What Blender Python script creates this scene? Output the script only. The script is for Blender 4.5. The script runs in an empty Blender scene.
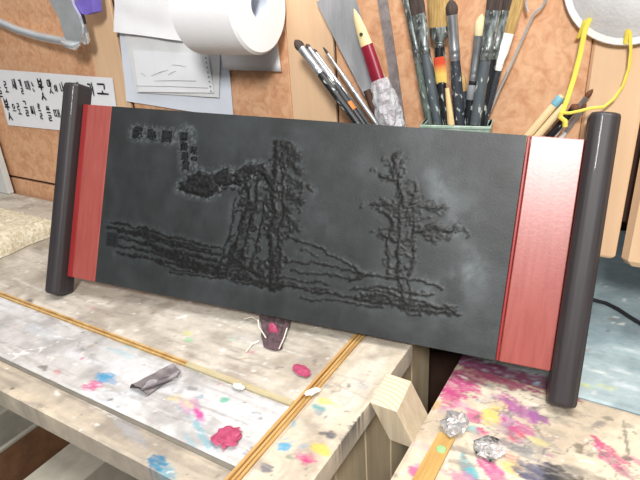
import bpy, math, random
import numpy as np
from mathutils import Vector, Matrix
from mathutils import noise as mnoise
S = bpy.context.scene
COL = S.collection
rnd = random.Random(7)

# ------------------------------------------------------------------ helpers
def lin(c):
    return tuple(((x / 12.92) if x <= 0.04045 else ((x + 0.055) / 1.055) ** 2.4) for x in c)
def rgb(r, g, b):
    return lin((r / 255, g / 255, b / 255))

def mat(name, col, rough=0.6, metal=0.0, var=0.12, scale=(30, 30, 30), col2=None, bump=0.0, bscale=200,
        attr=False, spec=0.5, alpha=1.0, coat=0.0, transmission=0.0, ior=1.45, edges=(0.35, 0.65), rvar=0.0):
    m = bpy.data.materials.new(name)
    m.use_nodes = True
    nt = m.node_tree
    N, K = nt.nodes, nt.links
    b = N['Principled BSDF']
    b.inputs['Roughness'].default_value = rough
    b.inputs['Metallic'].default_value = metal
    b.inputs['Specular IOR Level'].default_value = spec
    b.inputs['Coat Weight'].default_value = coat
    b.inputs['Transmission Weight'].default_value = transmission
    b.inputs['IOR'].default_value = ior
    b.inputs['Alpha'].default_value = alpha
    tc = N.new('ShaderNodeTexCoord')
    mp = N.new('ShaderNodeMapping')
    mp.inputs['Scale'].default_value = scale
    K.new(tc.outputs['Object'], mp.inputs['Vector'])
    nz = N.new('ShaderNodeTexNoise')
    nz.inputs['Scale'].default_value = 1.0
    nz.inputs['Detail'].default_value = 6
    nz.inputs['Roughness'].default_value = 0.65
    K.new(mp.outputs['Vector'], nz.inputs['Vector'])
    rp = N.new('ShaderNodeValToRGB')
    rp.color_ramp.elements[0].position = edges[0]
    rp.color_ramp.elements[1].position = edges[1]
    K.new(nz.outputs['Fac'], rp.inputs['Fac'])
    if attr:
        at = N.new('ShaderNodeAttribute')
        at.attribute_name = 'Col'
        rp.color_ramp.elements[0].color = (1 - var, 1 - var, 1 - var, 1)
        rp.color_ramp.elements[1].color = (1, 1, 1, 1)
        mx = N.new('ShaderNodeMix')
        mx.data_type = 'RGBA'
        mx.blend_type = 'MULTIPLY'
        mx.inputs['Factor'].default_value = 1.0
        K.new(at.outputs['Color'], mx.inputs[6])
        K.new(rp.outputs['Color'], mx.inputs[7])
        K.new(mx.outputs[2], b.inputs['Base Color'])
    else:
        c2 = col2 if col2 else tuple(c * (1 - var * 2.2) for c in col)
        rp.color_ramp.elements[0].color = (*c2, 1)
        rp.color_ramp.elements[1].color = (*col, 1)
        K.new(rp.outputs['Color'], b.inputs['Base Color'])
    if rvar:
        mr = N.new('ShaderNodeMapRange')
        mr.inputs['To Min'].default_value = rough - rvar
        mr.inputs['To Max'].default_value = rough + rvar
        K.new(nz.outputs['Fac'], mr.inputs['Value'])
        K.new(mr.outputs['Result'], b.inputs['Roughness'])
    if bump:
        n2 = N.new('ShaderNodeTexNoise')
        n2.inputs['Scale'].default_value = bscale
        n2.inputs['Detail'].default_value = 4
        K.new(tc.outputs['Object'], n2.inputs['Vector'])
        bp = N.new('ShaderNodeBump')
        bp.inputs['Strength'].default_value = bump
        bp.inputs['Distance'].default_value = 0.002
        K.new(n2.outputs['Fac'], bp.inputs['Height'])
        K.new(bp.outputs['Normal'], b.inputs['Normal'])
    return m

def tag(o, label=None, cat=None, group=None, kind=None):
    if label: o['label'] = label
    if cat: o['category'] = cat
    if group: o['group'] = group
    if kind: o['kind'] = kind
    return o

def empty(name, loc, label, cat, group=None, M=None):
    o = bpy.data.objects.new(name, None)
    COL.objects.link(o)
    o.empty_display_size = 0.02
    if M is not None: o.matrix_world = M
    else: o.location = loc
    return tag(o, label, cat, group)

class MB:
    def __init__(s):
        s.v = []; s.f = []; s.c = None; s.mi = []
    def add(s, vs, fs, mi=0):
        k = len(s.v)
        s.v += [tuple(p) for p in vs]
        s.f += [tuple(i + k for i in f) for f in fs]
        s.mi += [mi] * len(fs)
        return s
    def box(s, x0, x1, y0, y1, z0, z1, bev=0.0, mi=0):
        b = min(bev, (x1 - x0) / 2.01, (y1 - y0) / 2.01, (z1 - z0) / 2.01)
        if b <= 0:
            vs = [(x, y, z) for z in (z0, z1) for y in (y0, y1) for x in (x0, x1)]
            return s.add(vs, [(0, 2, 3, 1), (4, 5, 7, 6), (0, 1, 5, 4), (2, 6, 7, 3), (0, 4, 6, 2), (1, 3, 7, 5)], mi)
        def ring(i, z):
            a, c, d, e = x0 + i, x1 - i, y0 + i, y1 - i
            return [(a + b - i * 0, d, z), (c - b, d, z), (c, d + b, z), (c, e - b, z), (c - b, e, z), (a + b, e, z), (a, e - b, z), (a, d + b, z)]
        rs = [ring(b * .6, z0), ring(0, z0 + b), ring(0, z1 - b), ring(b * .6, z1)]
        vs = [p for r in rs for p in r]
        fs = [tuple(reversed(range(8))), tuple(range(24, 32))]
        for k in range(3):
            for j in range(8):
                q = (j + 1) % 8
                fs.append((k * 8 + j, k * 8 + q, k * 8 + 8 + q, k * 8 + 8 + j))
        return s.add(vs, fs, mi)
    def tube(s, pts, rad, n=10, cap=True, mi=0, flat=1.0, up=None):
        pts = [Vector(p) for p in pts]
        rs = rad if isinstance(rad, (list, tuple)) else [rad] * len(pts)
        prev = None
        vs = []
        for i, p in enumerate(pts):
            t = (pts[min(i + 1, len(pts) - 1)] - pts[max(i - 1, 0)])
            t.normalize()
            if prev is None:
                a = Vector(up) if up else Vector((0, 0, 1) if abs(t.z) < .9 else (0, 1, 0))
            else:
                a = prev
            a = a - t * a.dot(t)
            a.normalize()
            prev = a
            b = t.cross(a)
            for j in range(n):
                th = 2 * math.pi * j / n
                vs.append(p + (a * math.cos(th) * flat + b * math.sin(th)) * rs[i])
        fs = []
        for i in range(len(pts) - 1):
            for j in range(n):
                q = (j + 1) % n
                fs.append((i * n + j, i * n + q, i * n + n + q, i * n + n + j))
        if cap:
            fs.append(tuple(reversed(range(n))))
            m = (len(pts) - 1) * n
            fs.append(tuple(range(m, m + n)))
        return s.add(vs, fs, mi)
    def lathe(s, prof, n=16, sx=1.0, sy=1.0, cap=True, mi=0, M=None):
        vs = []
        for (r, z) in prof:
            for j in range(n):
                th = 2 * math.pi * j / n
                p = Vector((r * math.cos(th) * sx, r * math.sin(th) * sy, z))
                vs.append(M @ p if M else p)
        fs = []
        for i in range(len(prof) - 1):
            for j in range(n):
                q = (j + 1) % n
                fs.append((i * n + j, i * n + q, i * n + n + q, i * n + n + j))
        if cap:
            fs.append(tuple(reversed(range(n))))
            m = (len(prof) - 1) * n
            fs.append(tuple(range(m, m + n)))
        return s.add(vs, fs, mi)
    def build(s, name, ms, parent=None, smooth=False, colors=None, loc=None):
        me = bpy.data.meshes.new(name)
        me.from_pydata([tuple(p) for p in s.v], [], s.f)
        ms = ms if isinstance(ms, (list, tuple)) else [ms]
        for m in ms: me.materials.append(m)
        if len(ms) > 1: me.polygons.foreach_set('material_index', s.mi)
        me.polygons.foreach_set('use_smooth', [smooth] * len(me.polygons))
        if colors is not None:
            a = me.color_attributes.new('Col', 'FLOAT_COLOR', 'POINT')
            c4 = np.ones((len(s.v), 4), np.float32)
            c4[:, :3] = colors
            a.data.foreach_set('color', c4.ravel())
        me.update()
        if smooth:
            try: me.set_sharp_from_angle(angle=math.radians(40))
            except Exception: pass
        o = bpy.data.objects.new(name, me)
        COL.objects.link(o)
        if parent: o.parent = parent
        if loc: o.location = loc
        return o

# ---- array noise
def _h(ix, iy, seed):
    n = (ix.astype(np.int64) * 374761393 + iy.astype(np.int64) * 668265263 + seed * 1274126177) & 0xffffffff
    n = ((n ^ (n >> 13)) * 1274126177) & 0xffffffff
    return ((n ^ (n >> 16)) & 0xffff) / 65535.0
def vnoise(x, y, seed=0):
    x0 = np.floor(x); y0 = np.floor(y)
    fx = x - x0; fy = y - y0
    fx = fx * fx * (3 - 2 * fx); fy = fy * fy * (3 - 2 * fy)
    a = _h(x0, y0, seed); b = _h(x0 + 1, y0, seed); c = _h(x0, y0 + 1, seed); d = _h(x0 + 1, y0 + 1, seed)
    return (a * (1 - fx) + b * fx) * (1 - fy) + (c * (1 - fx) + d * fx) * fy
def fbm(x, y, seed=0, o=4):
    t = 0; a = .5; s = 0
    for k in range(o):
        t = t + a * vnoise(x * 2 ** k, y * 2 ** k, seed + k * 17); s += a; a *= .55
    return t / s
def sstep(a, b, x):
    t = np.clip((x - a) / (b - a), 0, 1)
    return t * t * (3 - 2 * t)
def splat(col, X, Y, items, seed=0):
    for k, (p, rx, ry, ang, c, al) in enumerate(items):
        c = np.array(rgb(*c)); rx *= .001; ry *= .001
        ca, sa = math.cos(math.radians(ang)), math.sin(math.radians(ang))
        dx = X - p[0]; dy = Y - p[1]
        m = (np.abs(dx) < max(rx, ry) * 1.8) & (np.abs(dy) < max(rx, ry) * 1.8)
        if not m.any(): continue
        ax = (dx[m] * ca + dy[m] * sa); ay = (-dx[m] * sa + dy[m] * ca)
        d = np.hypot(ax / rx, ay / ry)
        d = d + (fbm(ax * 130 + k * 9, ay * 330 + k * 5, seed + k, 4) - .5) * 1.5
        w = sstep(1.05, .72, d) * al * (.55 + .45 * sstep(.3, .55, fbm(ax * 90 + 3 * k, ay * 420, seed + 7 * k, 4)))
        col[m] = col[m] * (1 - w[:, None]) + c * w[:, None]
    return col

def slab(name, m, x0, x1, y0, y1, zt, th, colfn, res=0.003, parent=None, bump=0.0004, seed=1, edge=0.0012):
    nx = max(2, int((x1 - x0) / res)); ny = max(2, int((y1 - y0) / res))
    xs = np.linspace(x0, x1, nx + 1); ys = np.linspace(y0, y1, ny + 1)
    X, Y = np.meshgrid(xs, ys)
    X = X.ravel(); Y = Y.ravel()
    col = colfn(X, Y)
    e = np.minimum(np.minimum(X - x0, x1 - X), np.minimum(Y - y0, y1 - Y))
    Z = zt + bump * (fbm(X * 60, Y * 60, seed) - .5) * 2 - edge * (1 - sstep(0, .004, e))
    V = [tuple(p) for p in np.stack([X, Y, Z], 1)]
    F = []
    w = nx + 1
    for j in range(ny):
        for i in range(nx):
            a = j * w + i
            F.append((a, a + 1, a + w + 1, a + w))
    ring = list(range(0, w)) + [j * w + nx for j in range(1, ny + 1)] + [ny * w + i for i in range(nx - 1, -1, -1)] + [j * w for j in range(ny - 1, 0, -1)]
    k = len(V)
    V += [(V[i][0], V[i][1], zt - th) for i in ring]
    nr = len(ring)
    for a in range(nr):
        b = (a + 1) % nr
        F.append((ring[b], ring[a], k + a, k + b))
    F.append(tuple(reversed(range(k, k + nr))))
    side_c = np.median(col, axis=0) * .92
    cols = np.concatenate([col, col[ring] * .25 + side_c * .75])
    mb = MB(); mb.v = V; mb.f = F; mb.mi = [0] * len(F)
    return mb.build(name, m, parent, False, cols)

def ribbon(mb, pts, w, frame, off=0.0, mi=0):
    """flat stroke on the plane given by frame(u, v, off)"""
    P_ = [Vector(p) for p in pts]
    L_, R_ = [], []
    for i, p in enumerate(P_):
        t = P_[min(i + 1, len(P_) - 1)] - P_[max(i - 1, 0)]
        if t.length == 0: t = Vector((1, 0))
        t.normalize()
        nn = Vector((-t.y, t.x))
        ww = w * (1.0 if 0 < i < len(P_) - 1 else .75)
        L_.append(frame(*(p + nn * ww), off)); R_.append(frame(*(p - nn * ww), off))
    k = len(P_)
    mb.add(L_ + R_, [(i, k + i, k + i + 1, i + 1) for i in range(k - 1)], mi)

# ------------------------------------------------------------------ materials
M = {}
def mm(k, *a, **kw):
    M[k] = mat(k, *a, **kw); return M[k]
mm('mottled_panel', rgb(222, 176, 138), .6, col2=rgb(200, 144, 106), scale=(58, 58, 58), edges=(.34, .60), bump=.1)
for _n in M['mottled_panel'].node_tree.nodes:
    if _n.type == 'TEX_NOISE' and _n.inputs['Scale'].default_value == 1.0: _n.inputs['Distortion'].default_value = 1.2
mm('pale_ply', rgb(228, 194, 158), .6, col2=rgb(220, 183, 146), scale=(60, 60, 6), edges=(.3, .7))
mm('dark_seam', rgb(64, 40, 30), .8)
mm('paper_white', rgb(236, 238, 242), .75, var=.02)
mm('paper_blue', rgb(222, 229, 240), .75, var=.02)
mm('paper_grey', rgb(228, 230, 230), .7, var=.04)
mm('tissue', rgb(244, 244, 246), .9, var=.015, bump=.15, bscale=300)
mm('ink', rgb(38, 38, 44), .7)
mm('chrome', rgb(234, 238, 240), .2, .65, var=.08)
mm('steel', rgb(196, 198, 202), .38, .45, var=.15, scale=(40, 40, 8))
mm('galvanised', rgb(164, 156, 156), .5, .3, var=.2, scale=(80, 80, 80))
mm('purple_plastic', rgb(128, 110, 205), .45)
mm('dark_plastic', rgb(62, 64, 70), .45)
mm('ferrule', rgb(200, 202, 206), .3, .8, var=.2, scale=(150, 150, 40))
mm('ferrule_dirty', rgb(150, 158, 156), .42, .6, col2=rgb(70, 76, 76), scale=(240, 240, 60), edges=(.4, .6))
mm('handle_black', rgb(40, 42, 46), .38, var=.3, scale=(300, 300, 60))
mm('handle_slate', rgb(58, 65, 73), .5, col2=rgb(80, 88, 93), scale=(260, 260, 90), edges=(.55, .75))
mm('handle_green', rgb(108, 122, 112), .6, col2=rgb(66, 76, 74), scale=(260, 260, 60), edges=(.4, .6))
mm('handle_specked', rgb(52, 56, 62), .45, col2=rgb(52, 56, 62), scale=(330, 330, 150))
def smears(m, col, lo, hi, sc):
    N, K = m.node_tree.nodes, m.node_tree.links
    b = N['Principled BSDF']; src = b.inputs['Base Color'].links[0].from_socket
    tc = N.new('ShaderNodeTexCoord'); mp = N.new('ShaderNodeMapping'); mp.inputs['Scale'].default_value = sc
    nz = N.new('ShaderNodeTexNoise'); nz.inputs['Scale'].default_value = 1; nz.inputs['Detail'].default_value = 3
    K.new(tc.outputs['Object'], mp.inputs['Vector']); K.new(mp.outputs['Vector'], nz.inputs['Vector'])
    mr = N.new('ShaderNodeMapRange'); mr.inputs['From Min'].default_value = lo; mr.inputs['From Max'].default_value = hi
    K.new(nz.outputs['Fac'], mr.inputs['Value'])
    mx = N.new('ShaderNodeMix'); mx.data_type = 'RGBA'
    K.new(mr.outputs['Result'], mx.inputs['Factor']); K.new(src, mx.inputs[6]); mx.inputs[7].default_value = (*col, 1)
    K.new(mx.outputs[2], b.inputs['Base Color'])
for k_ in ('handle_slate', 'handle_green', 'handle_black'):
    smears(M[k_], rgb(176, 184, 178), .60, .66, (300, 300, 90))
smears(M['ferrule_dirty'], rgb(206, 208, 204), .60, .66, (340, 340, 160))
_e = M['handle_specked'].node_tree.nodes
for _n in _e:
    if _n.type == 'VALTORGB':
        _n.color_ramp.elements[0].position = .6; _n.color_ramp.elements[1].position = .64
        _n.color_ramp.elements[0].color = (*rgb(50, 55, 62), 1); _n.color_ramp.elements[1].color = (*rgb(176, 182, 184), 1)
mm('handle_wood', rgb(226, 200, 150), .55, col2=rgb(200, 168, 116), scale=(200, 200, 20))
mm('handle_cream', rgb(232, 214, 172), .5, col2=rgb(214, 188, 140), scale=(200, 200, 20))
mm('paint_white', rgb(240, 240, 236), .5, var=.05)
mm('paint_blue', rgb(128, 186, 206), .5, var=.1)
mm('paint_orange', rgb(214, 128, 48), .5, var=.1)
mm('paint_grey', rgb(140, 142, 146), .5, var=.1)
mm('bristle_dark', rgb(84, 70, 64), .85, col2=rgb(52, 44, 42), scale=(600, 600, 60))
mm('bristle_tan', rgb(196, 164, 104), .85, col2=rgb(160, 126, 76), scale=(600, 600, 60))
mm('bristle_cream', rgb(236, 222, 180), .85, col2=rgb(216, 196, 150), scale=(600, 600, 60))
mm('bristle_orange0', rgb(206, 84, 44), .8, col2=rgb(210, 170, 80), scale=(160, 160, 60))
def tip_mat():
    m = mat('bristle_orange', rgb(206, 84, 44), .8)
    N, K = m.node_tree.nodes, m.node_tree.links
    tc = N.new('ShaderNodeTexCoord'); sx = N.new('ShaderNodeSeparateXYZ'); rp = N.new('ShaderNodeValToRGB')
    K.new(tc.outputs['Generated'], sx.inputs[0]); K.new(sx.outputs['Z'], rp.inputs['Fac'])
    rp.color_ramp.elements[0].color = (*rgb(216, 186, 96), 1); rp.color_ramp.elements[0].position = .35
    rp.color_ramp.elements[1].color = (*rgb(200, 70, 40), 1); rp.color_ramp.elements[1].position = .75
    K.new(rp.outputs['Color'], N['Principled BSDF'].inputs['Base Color'])
    return m
M['bristle_orange'] = tip_mat()
mm('bristle_brown', rgb(120, 76, 52), .85, col2=rgb(84, 52, 38), scale=(600, 600, 60))
mm('red_lacquer', rgb(140, 26, 50), .3, var=.15, coat=.3)
mm('tool_cream', rgb(236, 214, 160), .45, var=.06)
mm('stud_green', rgb(92, 96, 72), .5, .5)
mm('wrap', rgb(206, 206, 210), .25, var=.12, scale=(200, 200, 200), bump=.8, bscale=260, alpha=.72)
mm('pot_green', rgb(178, 192, 182), .5, col2=rgb(138, 164, 144), scale=(60, 60, 60), edges=(.4, .6))
mm('tin', rgb(150, 150, 150), .4, .8)
mm('yellow_elastic', rgb(240, 220, 92), .6, var=.06)
mm('mask_white', rgb(238, 238, 238), .8, var=.03, bump=.2, bscale=400)
mm('mask_shell', rgb(222, 222, 224), .85, var=.05, bump=.25, bscale=300)
mm('slate_paint', rgb(72, 78, 80), .5, attr=True, var=.25, scale=(40, 40, 40), bump=.1, bscale=500, spec=.5)
mm('red_stain', rgb(164, 84, 76), .34, col2=rgb(146, 64, 57), scale=(200, 200, 22), edges=(.3, .75), bump=.03, bscale=300, spec=.9)
mm('red_edge', rgb(150, 46, 46), .4, col2=rgb(132, 38, 38), scale=(160, 160, 9))
mm('rail_black', rgb(58, 53, 55), .52, col2=rgb(40, 36, 38), scale=(220, 220, 8), edges=(.3, .7), bump=.02, bscale=300, coat=.15)
mm('back_wood', rgb(120, 84, 56), .7)
mm('glyph_black', rgb(30, 32, 34), .45)
mm('table_paint', (1, 1, 1), .62, attr=True, var=.16, scale=(90, 90, 90), bump=.3, bscale=240)
mm('lath_gold', rgb(212, 178, 120), .45, col2=rgb(176, 136, 82), scale=(60, 60, 60), edges=(.35, .6))
mm('lath_gold_y', rgb(208, 172, 112), .45, col2=rgb(170, 126, 74), scale=(160, 12, 160), edges=(.35, .6))
mm('lath_pale', rgb(196, 186, 152), .6, col2=rgb(176, 164, 130), scale=(30, 90, 90))
mm('lath_grey', rgb(126, 122, 112), .7)
mm('side_plank', rgb(224, 206, 174), .6, col2=rgb(200, 178, 142), scale=(90, 90, 6), edges=(.3, .7))
mm('body_wood', rgb(150, 118, 88), .7, col2=rgb(112, 80, 56), scale=(60, 60, 8))
mm('dark_wood', rgb(86, 58, 44), .7, col2=rgb(60, 40, 32), scale=(60, 60, 8))
mm('cardboard', rgb(112, 78, 52), .8, col2=rgb(92, 62, 40), scale=(60, 60, 60))
mm('grey_board', rgb(156, 150, 136), .7, var=.12)
mm('fleece', rgb(232, 224, 202), .95, col2=rgb(190, 176, 146), scale=(170, 170, 170), bump=1.0, bscale=300)
mm('white_post', rgb(206, 208, 206), .6, var=.05)
mm('foil_grey', rgb(134, 128, 132), .42, .3, var=.15, scale=(60, 60, 60))
mm('foil_silver', rgb(222, 222, 222), .22, .6, var=.15, scale=(90, 90, 90))
mm('foil_dark', rgb(206, 208, 208), .25, .5, col2=rgb(30, 32, 34), scale=(60, 60, 60), edges=(.4, .55))
mm('pink_flake', rgb(186, 86, 118), .5, col2=rgb(160, 60, 94), scale=(150, 150, 150))
mm('lath_bamboo', rgb(200, 168, 104), .55, col2=rgb(178, 140, 80), scale=(160, 12, 160))
mm('green_dab', rgb(164, 214, 150), .5)
mm('film_purple', rgb(112, 92, 98), .25, var=.25, scale=(90, 90, 90), alpha=.85, bump=.6, bscale=220)
mm('white_thread', rgb(236, 230, 214), .7)
mm('cable_black', rgb(40, 40, 44), .5)
mm('floor_mat', rgb(90, 84, 78), .8)
mm('putty', rgb(238, 234, 224), .6)
def wood_end(name):
    m = mat(name, rgb(232, 212, 180), .6)
    nt = m.node_tree; N, K = nt.nodes, nt.links
    wv = N.new('ShaderNodeTexWave'); wv.wave_type = 'RINGS'; wv.rings_direction = 'Z'
    wv.inputs['Scale'].default_value = 55; wv.inputs['Distortion'].default_value = 1.5
    wv.inputs['Detail'].default_value = 2
    tc = N.new('ShaderNodeTexCoord'); mp = N.new('ShaderNodeMapping')
    mp.inputs['Location'].default_value = (.028, .05, 0)
    K.new(tc.outputs['Object'], mp.inputs['Vector']); K.new(mp.outputs['Vector'], wv.inputs['Vector'])
    rp = N.new('ShaderNodeValToRGB')
    rp.color_ramp.elements[0].color = (*rgb(204, 180, 146), 1); rp.color_ramp.elements[1].color = (*rgb(230, 213, 186), 1)
    rp.color_ramp.elements[0].position = .0; rp.color_ramp.elements[1].position = .35
    K.new(wv.outputs['Fac'], rp.inputs['Fac'])
    K.new(rp.outputs['Color'], N['Principled BSDF'].inputs['Base Color'])
    return m
M['wood_end'] = wood_end('wood_end')
mm('block_side', rgb(206, 192, 168), .6, col2=rgb(176, 160, 134), scale=(120, 120, 10), edges=(.3, .7))

# ------------------------------------------------------------------ setting
def struct(name, mb, m, label=None, smooth=False):
    o = mb.build(name, m, None, smooth)
    o['kind'] = 'structure'
    return o
YW = .615
struct('floor', MB().box(-2.2, 1.6, -1.6, 1.4, -.05, 0), M['floor_mat'])
# wall: backing sheet, then the facing boards of the wall
struct('wall_back', MB().box(-1.9, -.12, YW + .006, YW + .03, 0, 2.0), M['dark_seam'])
struct('wall_back_upper', MB().box(-.12, 1.3, YW + .018, YW + .03, .86, 2.0), M['dark_seam'])
struct('wall_recess', MB().box(-.12, 1.3, .96, .99, 0, 2.0), M['dark_seam'])
def panel(name, m, x0, x1, z0, z1, y0=YW, y1=None):
    return struct(name, MB().box(x0, x1, y0, y1 if y1 else y0 + .006, z0, z1, .001), m)
panel('wall_panel_1', M['mottled_panel'], -1.9, -.800, .784, 2.0)
panel('wall_panel_2', M['mottled_panel'], -1.9, -.800, 0, .778)
panel('trim_1', M['pale_ply'], -.7995, -.733, 0, 2.0)
panel('wall_panel_3', M['mottled_panel'], -.724, -.4205, 0, 2.0)
panel('trim_2', M['pale_ply'], -.420, -.3535, 0, 2.0)
panel('wall_panel_4', M['mottled_panel'], -.3495, -.0685, .83, 2.0)
struct('trim_3', MB().box(-.068, -.0165, YW, YW + .018, .822, 2.0, .003), M['pale_ply'])
struct('trim_4', MB().box(-.0105, .60, YW - .004, YW + .018, .818, 2.0, .007), M['pale_ply'])
struct('trim_5', MB().box(.604, 1.3, YW, YW + .018, .822, 2.0, .004), M['pale_ply'])
# ledge behind the board that carries the brush pots
struct('wall_ledge', MB().box(-.46, -.075, .549, YW - .0005, .836, .85, .002), M['dark_wood'])

# ------------------------------------------------------------------ left worktable
def wash(X, Y, base, seed, alt, dark, along='x', streak=.5):
    u, w = (X, Y) if along == 'x' else (Y, X)
    ca, sa = math.cos(.35), math.sin(.35)
    xr, yr = X * ca + Y * sa, -X * sa + Y * ca
    u2 = u + .004 * (fbm(xr * 60, yr * 60, seed + 40, 2) - .5); w2_ = w + .006 * (fbm(xr * 14, yr * 14, seed + 41, 3) - .5)
    a = fbm(u2 * 8, w2_ * 38, seed, 5); b = fbm(xr * 26, yr * 26, seed + 3, 6); c = fbm(u2 * 16, w2_ * 200, seed + 5, 4)
    col = np.ones((len(X), 3)) * np.array(rgb(*base))
    w1 = sstep(.40, .66, a)[:, None] * .8
    col = col * (1 - w1) + np.array(rgb(*alt)) * w1
    k = (sstep(.46, .70, b) * .75)[:, None]
    col = col * (1 - k) + np.array(rgb(*dark)) * k
    k = (sstep(.54, .76, c) * streak)[:, None]
    col = col * (1 - k) + np.array(rgb(*dark)) * k
    d = np.hypot(vnoise(xr * 70, yr * 70, seed + 8) - .5, vnoise(xr * 70, yr * 70, seed + 9) - .5)
    k = (sstep(.045, .02, d + .05 * (fbm(xr * 200, yr * 200, seed, 2) - .5)) * sstep(.5, .62, vnoise(xr * 12, yr * 12, seed + 2)))[:, None] * .7
    col = col * (1 - k) + np.array(rgb(118, 112, 108)) * k
    d = np.hypot(vnoise(xr * 80 + 9, yr * 80, seed + 28) - .5, vnoise(xr * 80 + 9, yr * 80, seed + 29) - .5)
    k = (sstep(.06, .03, d + .08 * (fbm(xr * 220, yr * 220, seed + 1, 2) - .5)) * sstep(.48, .6, vnoise(xr * 9, yr * 9, seed + 32)))[:, None] * .85
    col = col * (1 - k) + np.array(rgb(244, 242, 238)) * k
    return col
SPL = [((-0.4543,0.2623),12,9,20,(206,80,140),0.85),((-0.455,0.2781),12,7,10,(60,150,196),0.9),((-0.4405,0.2763),9,4,0,(110,150,190),0.6),((-0.3173,0.2186),10,9,0,(20,110,150),0.9),((-0.3041,0.2171),14,8,0,(60,150,180),0.6),((-0.3516,0.2876),20,6,-5,(228,214,150),0.7),((-0.3304,0.2843),18,6,-35,(190,110,170),0.6),((-0.3267,0.2816),8,4,-30,(200,60,150),0.85),((-0.3476,0.2848),14,3,-30,(196,140,190),0.5),((-0.3057,0.2636),26,4,-25,(90,170,190),0.6),((-0.3095,0.2521),20,3,-25,(120,180,196),0.5),((-0.3172,0.3082),5,5,0,(84,176,150),0.9),((-0.3581,0.3074),7,4,0,(140,140,144),0.8),((-0.2749,0.3052),6,5,0,(116,116,122),0.9),((-0.2301,0.2855),7,8,30,(64,158,200),0.85),((-0.2306,0.2581),7,6,0,(104,106,118),0.85),((-0.2524,0.2662),6,8,0,(120,120,130),0.7),((-0.2089,0.2827),10,6,-10,(206,52,130),0.9),((-0.2168,0.2873),4,8,0,(170,150,150),0.6),((-0.2014,0.2966),9,7,0,(226,196,90),0.85),((-0.2019,0.3146),5,6,0,(92,94,100),0.9),((-0.2288,0.35),9,6,0,(222,206,110),0.8),((-0.2297,0.3403),8,4,0,(80,164,170),0.85),((-0.2247,0.3338),5,5,0,(150,160,166),0.8),((-0.2159,0.3504),8,4,0,(216,214,160),0.7),((-0.1887,0.3309),3,26,0,(70,74,80),0.85),((-0.1881,0.3204),2,14,0,(70,74,80),0.7),((-0.22,0.2781),4,4,0,(140,150,130),0.8),((-0.4305,0.3775),7,4,0,(214,214,120),0.6),((-0.4198,0.3694),5,4,0,(140,206,160),0.8),((-0.3746,0.3915),3,3,0,(130,220,160),0.9),((-0.2363,0.3705),5,4,0,(130,130,130),0.7),((-0.208,0.3865),7,5,0,(190,190,188),0.7),((-0.2161,0.3644),9,6,0,(206,200,190),0.7),((-0.5468,0.4128),16,6,0,(120,110,104),0.5),((-0.7049,0.4065),16,8,0,(150,136,124),0.6),((-0.8234,0.4518),14,5,0,(140,128,116),0.6),((-0.6793,0.3418),5,3,0,(90,86,84),0.8),((-0.5772,0.3424),10,5,0,(150,140,150),0.4),((-0.5998,0.3023),40,10,0,(200,208,214),0.6),((-0.4734,0.3155),24,5,0,(150,196,206),0.45),((-0.4667,0.3313),20,4,10,(120,190,204),0.5),((-0.5295,0.2577),7,4,0,(110,106,104),0.8),((-0.5089,0.2604),8,3,-20,(220,150,160),0.6),((-0.5272,0.2203),3,3,0,(80,78,78),0.9),((-0.3681,0.2356),30,7,-15,(150,160,176),0.45),((-0.456,0.4473),50,10,0,(200,192,184),0.7),((-0.3547,0.399),34,12,0,(196,194,190),0.6),((-0.2892,0.2978),30,16,0,(232,234,240),0.6),((-0.4185,0.2552),40,14,0,(226,232,236),0.6)]
dr = random.Random(5)
def dabs(n, x0, x1, y0, y1, pal, big=.0):
    out = []
    for _ in range(n):
        r_ = dr.choice((.8, 1.0, 1.4, 1.8, 2.4, 3.2)) * (1 + big)
        out.append(((dr.uniform(x0, x1), dr.uniform(y0, y1)), r_ * dr.uniform(1, 2.4), r_ * dr.uniform(.6, 1.1), dr.uniform(-70, 70), dr.choice(pal), dr.uniform(.45, .95)))
    return out
PAL = [(246, 244, 240), (246, 244, 240), (236, 232, 226), (120, 116, 116), (90, 88, 90), (150, 144, 140), (170, 150, 130), (206, 120, 150), (130, 170, 190)]
SPL = SPL + dabs(260, -.9, -.19, .213, .48, PAL) + [(c, rx, ry, a, col_, al * .8) for c, rx, ry, a, col_, al in [((dr.uniform(-.9, -.2), dr.uniform(.213, .5)), dr.uniform(14, 40), dr.uniform(1.0, 2.2), dr.uniform(-12, 12), dr.choice([(150, 142, 134), (170, 162, 154), (232, 230, 226), (140, 134, 130)]), dr.uniform(.35, .75)) for _ in range(90)]]
def lt_back(X, Y):
    return splat(wash(X, Y, (194, 186, 172), 11, (212, 205, 193), (160, 149, 136)), X, Y, SPL, 3)
def lt_mid(X, Y):
    return splat(wash(X, Y, (200, 199, 197), 23, (216, 218, 222), (164, 161, 160)), X, Y, SPL, 3)
def lt_front(X, Y):
    return splat(wash(X, Y, (188, 178, 162), 37, (218, 204, 180), (146, 138, 128)), X, Y, SPL, 3)
def lt_side(X, Y):
    return splat(wash(X, Y, (208, 197, 178), 41, (222, 215, 202), (170, 158, 142), 'y'), X, Y, SPL, 3)
table = empty('worktable', (-.6, .4, 0), 'paint-stained pale plank worktable under the left end of the carved board', 'table')
def child(o, parent):
    o.parent = parent
    o.matrix_parent_inverse = Matrix.Translation(parent.location).inverted()
    return o
ZL = .7494
child(slab('table_plank', M['table_paint'], -1.25, -.2545, .3385, .606, ZL, .025, lt_back, .0026), table)
child(slab('table_plank', M['table_paint'], -1.25, -.2545, .249, .3305, ZL - .0005, .025, lt_mid, .0018), table)
child(slab('table_plank', M['table_paint'], -1.25, -.2545, .213, .2435, ZL, .025, lt_front, .0018), table)
child(slab('table_plank', M['table_paint'], -.2425, -.190, .213, .475, ZL, .025, lt_side, .0018), table)
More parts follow.
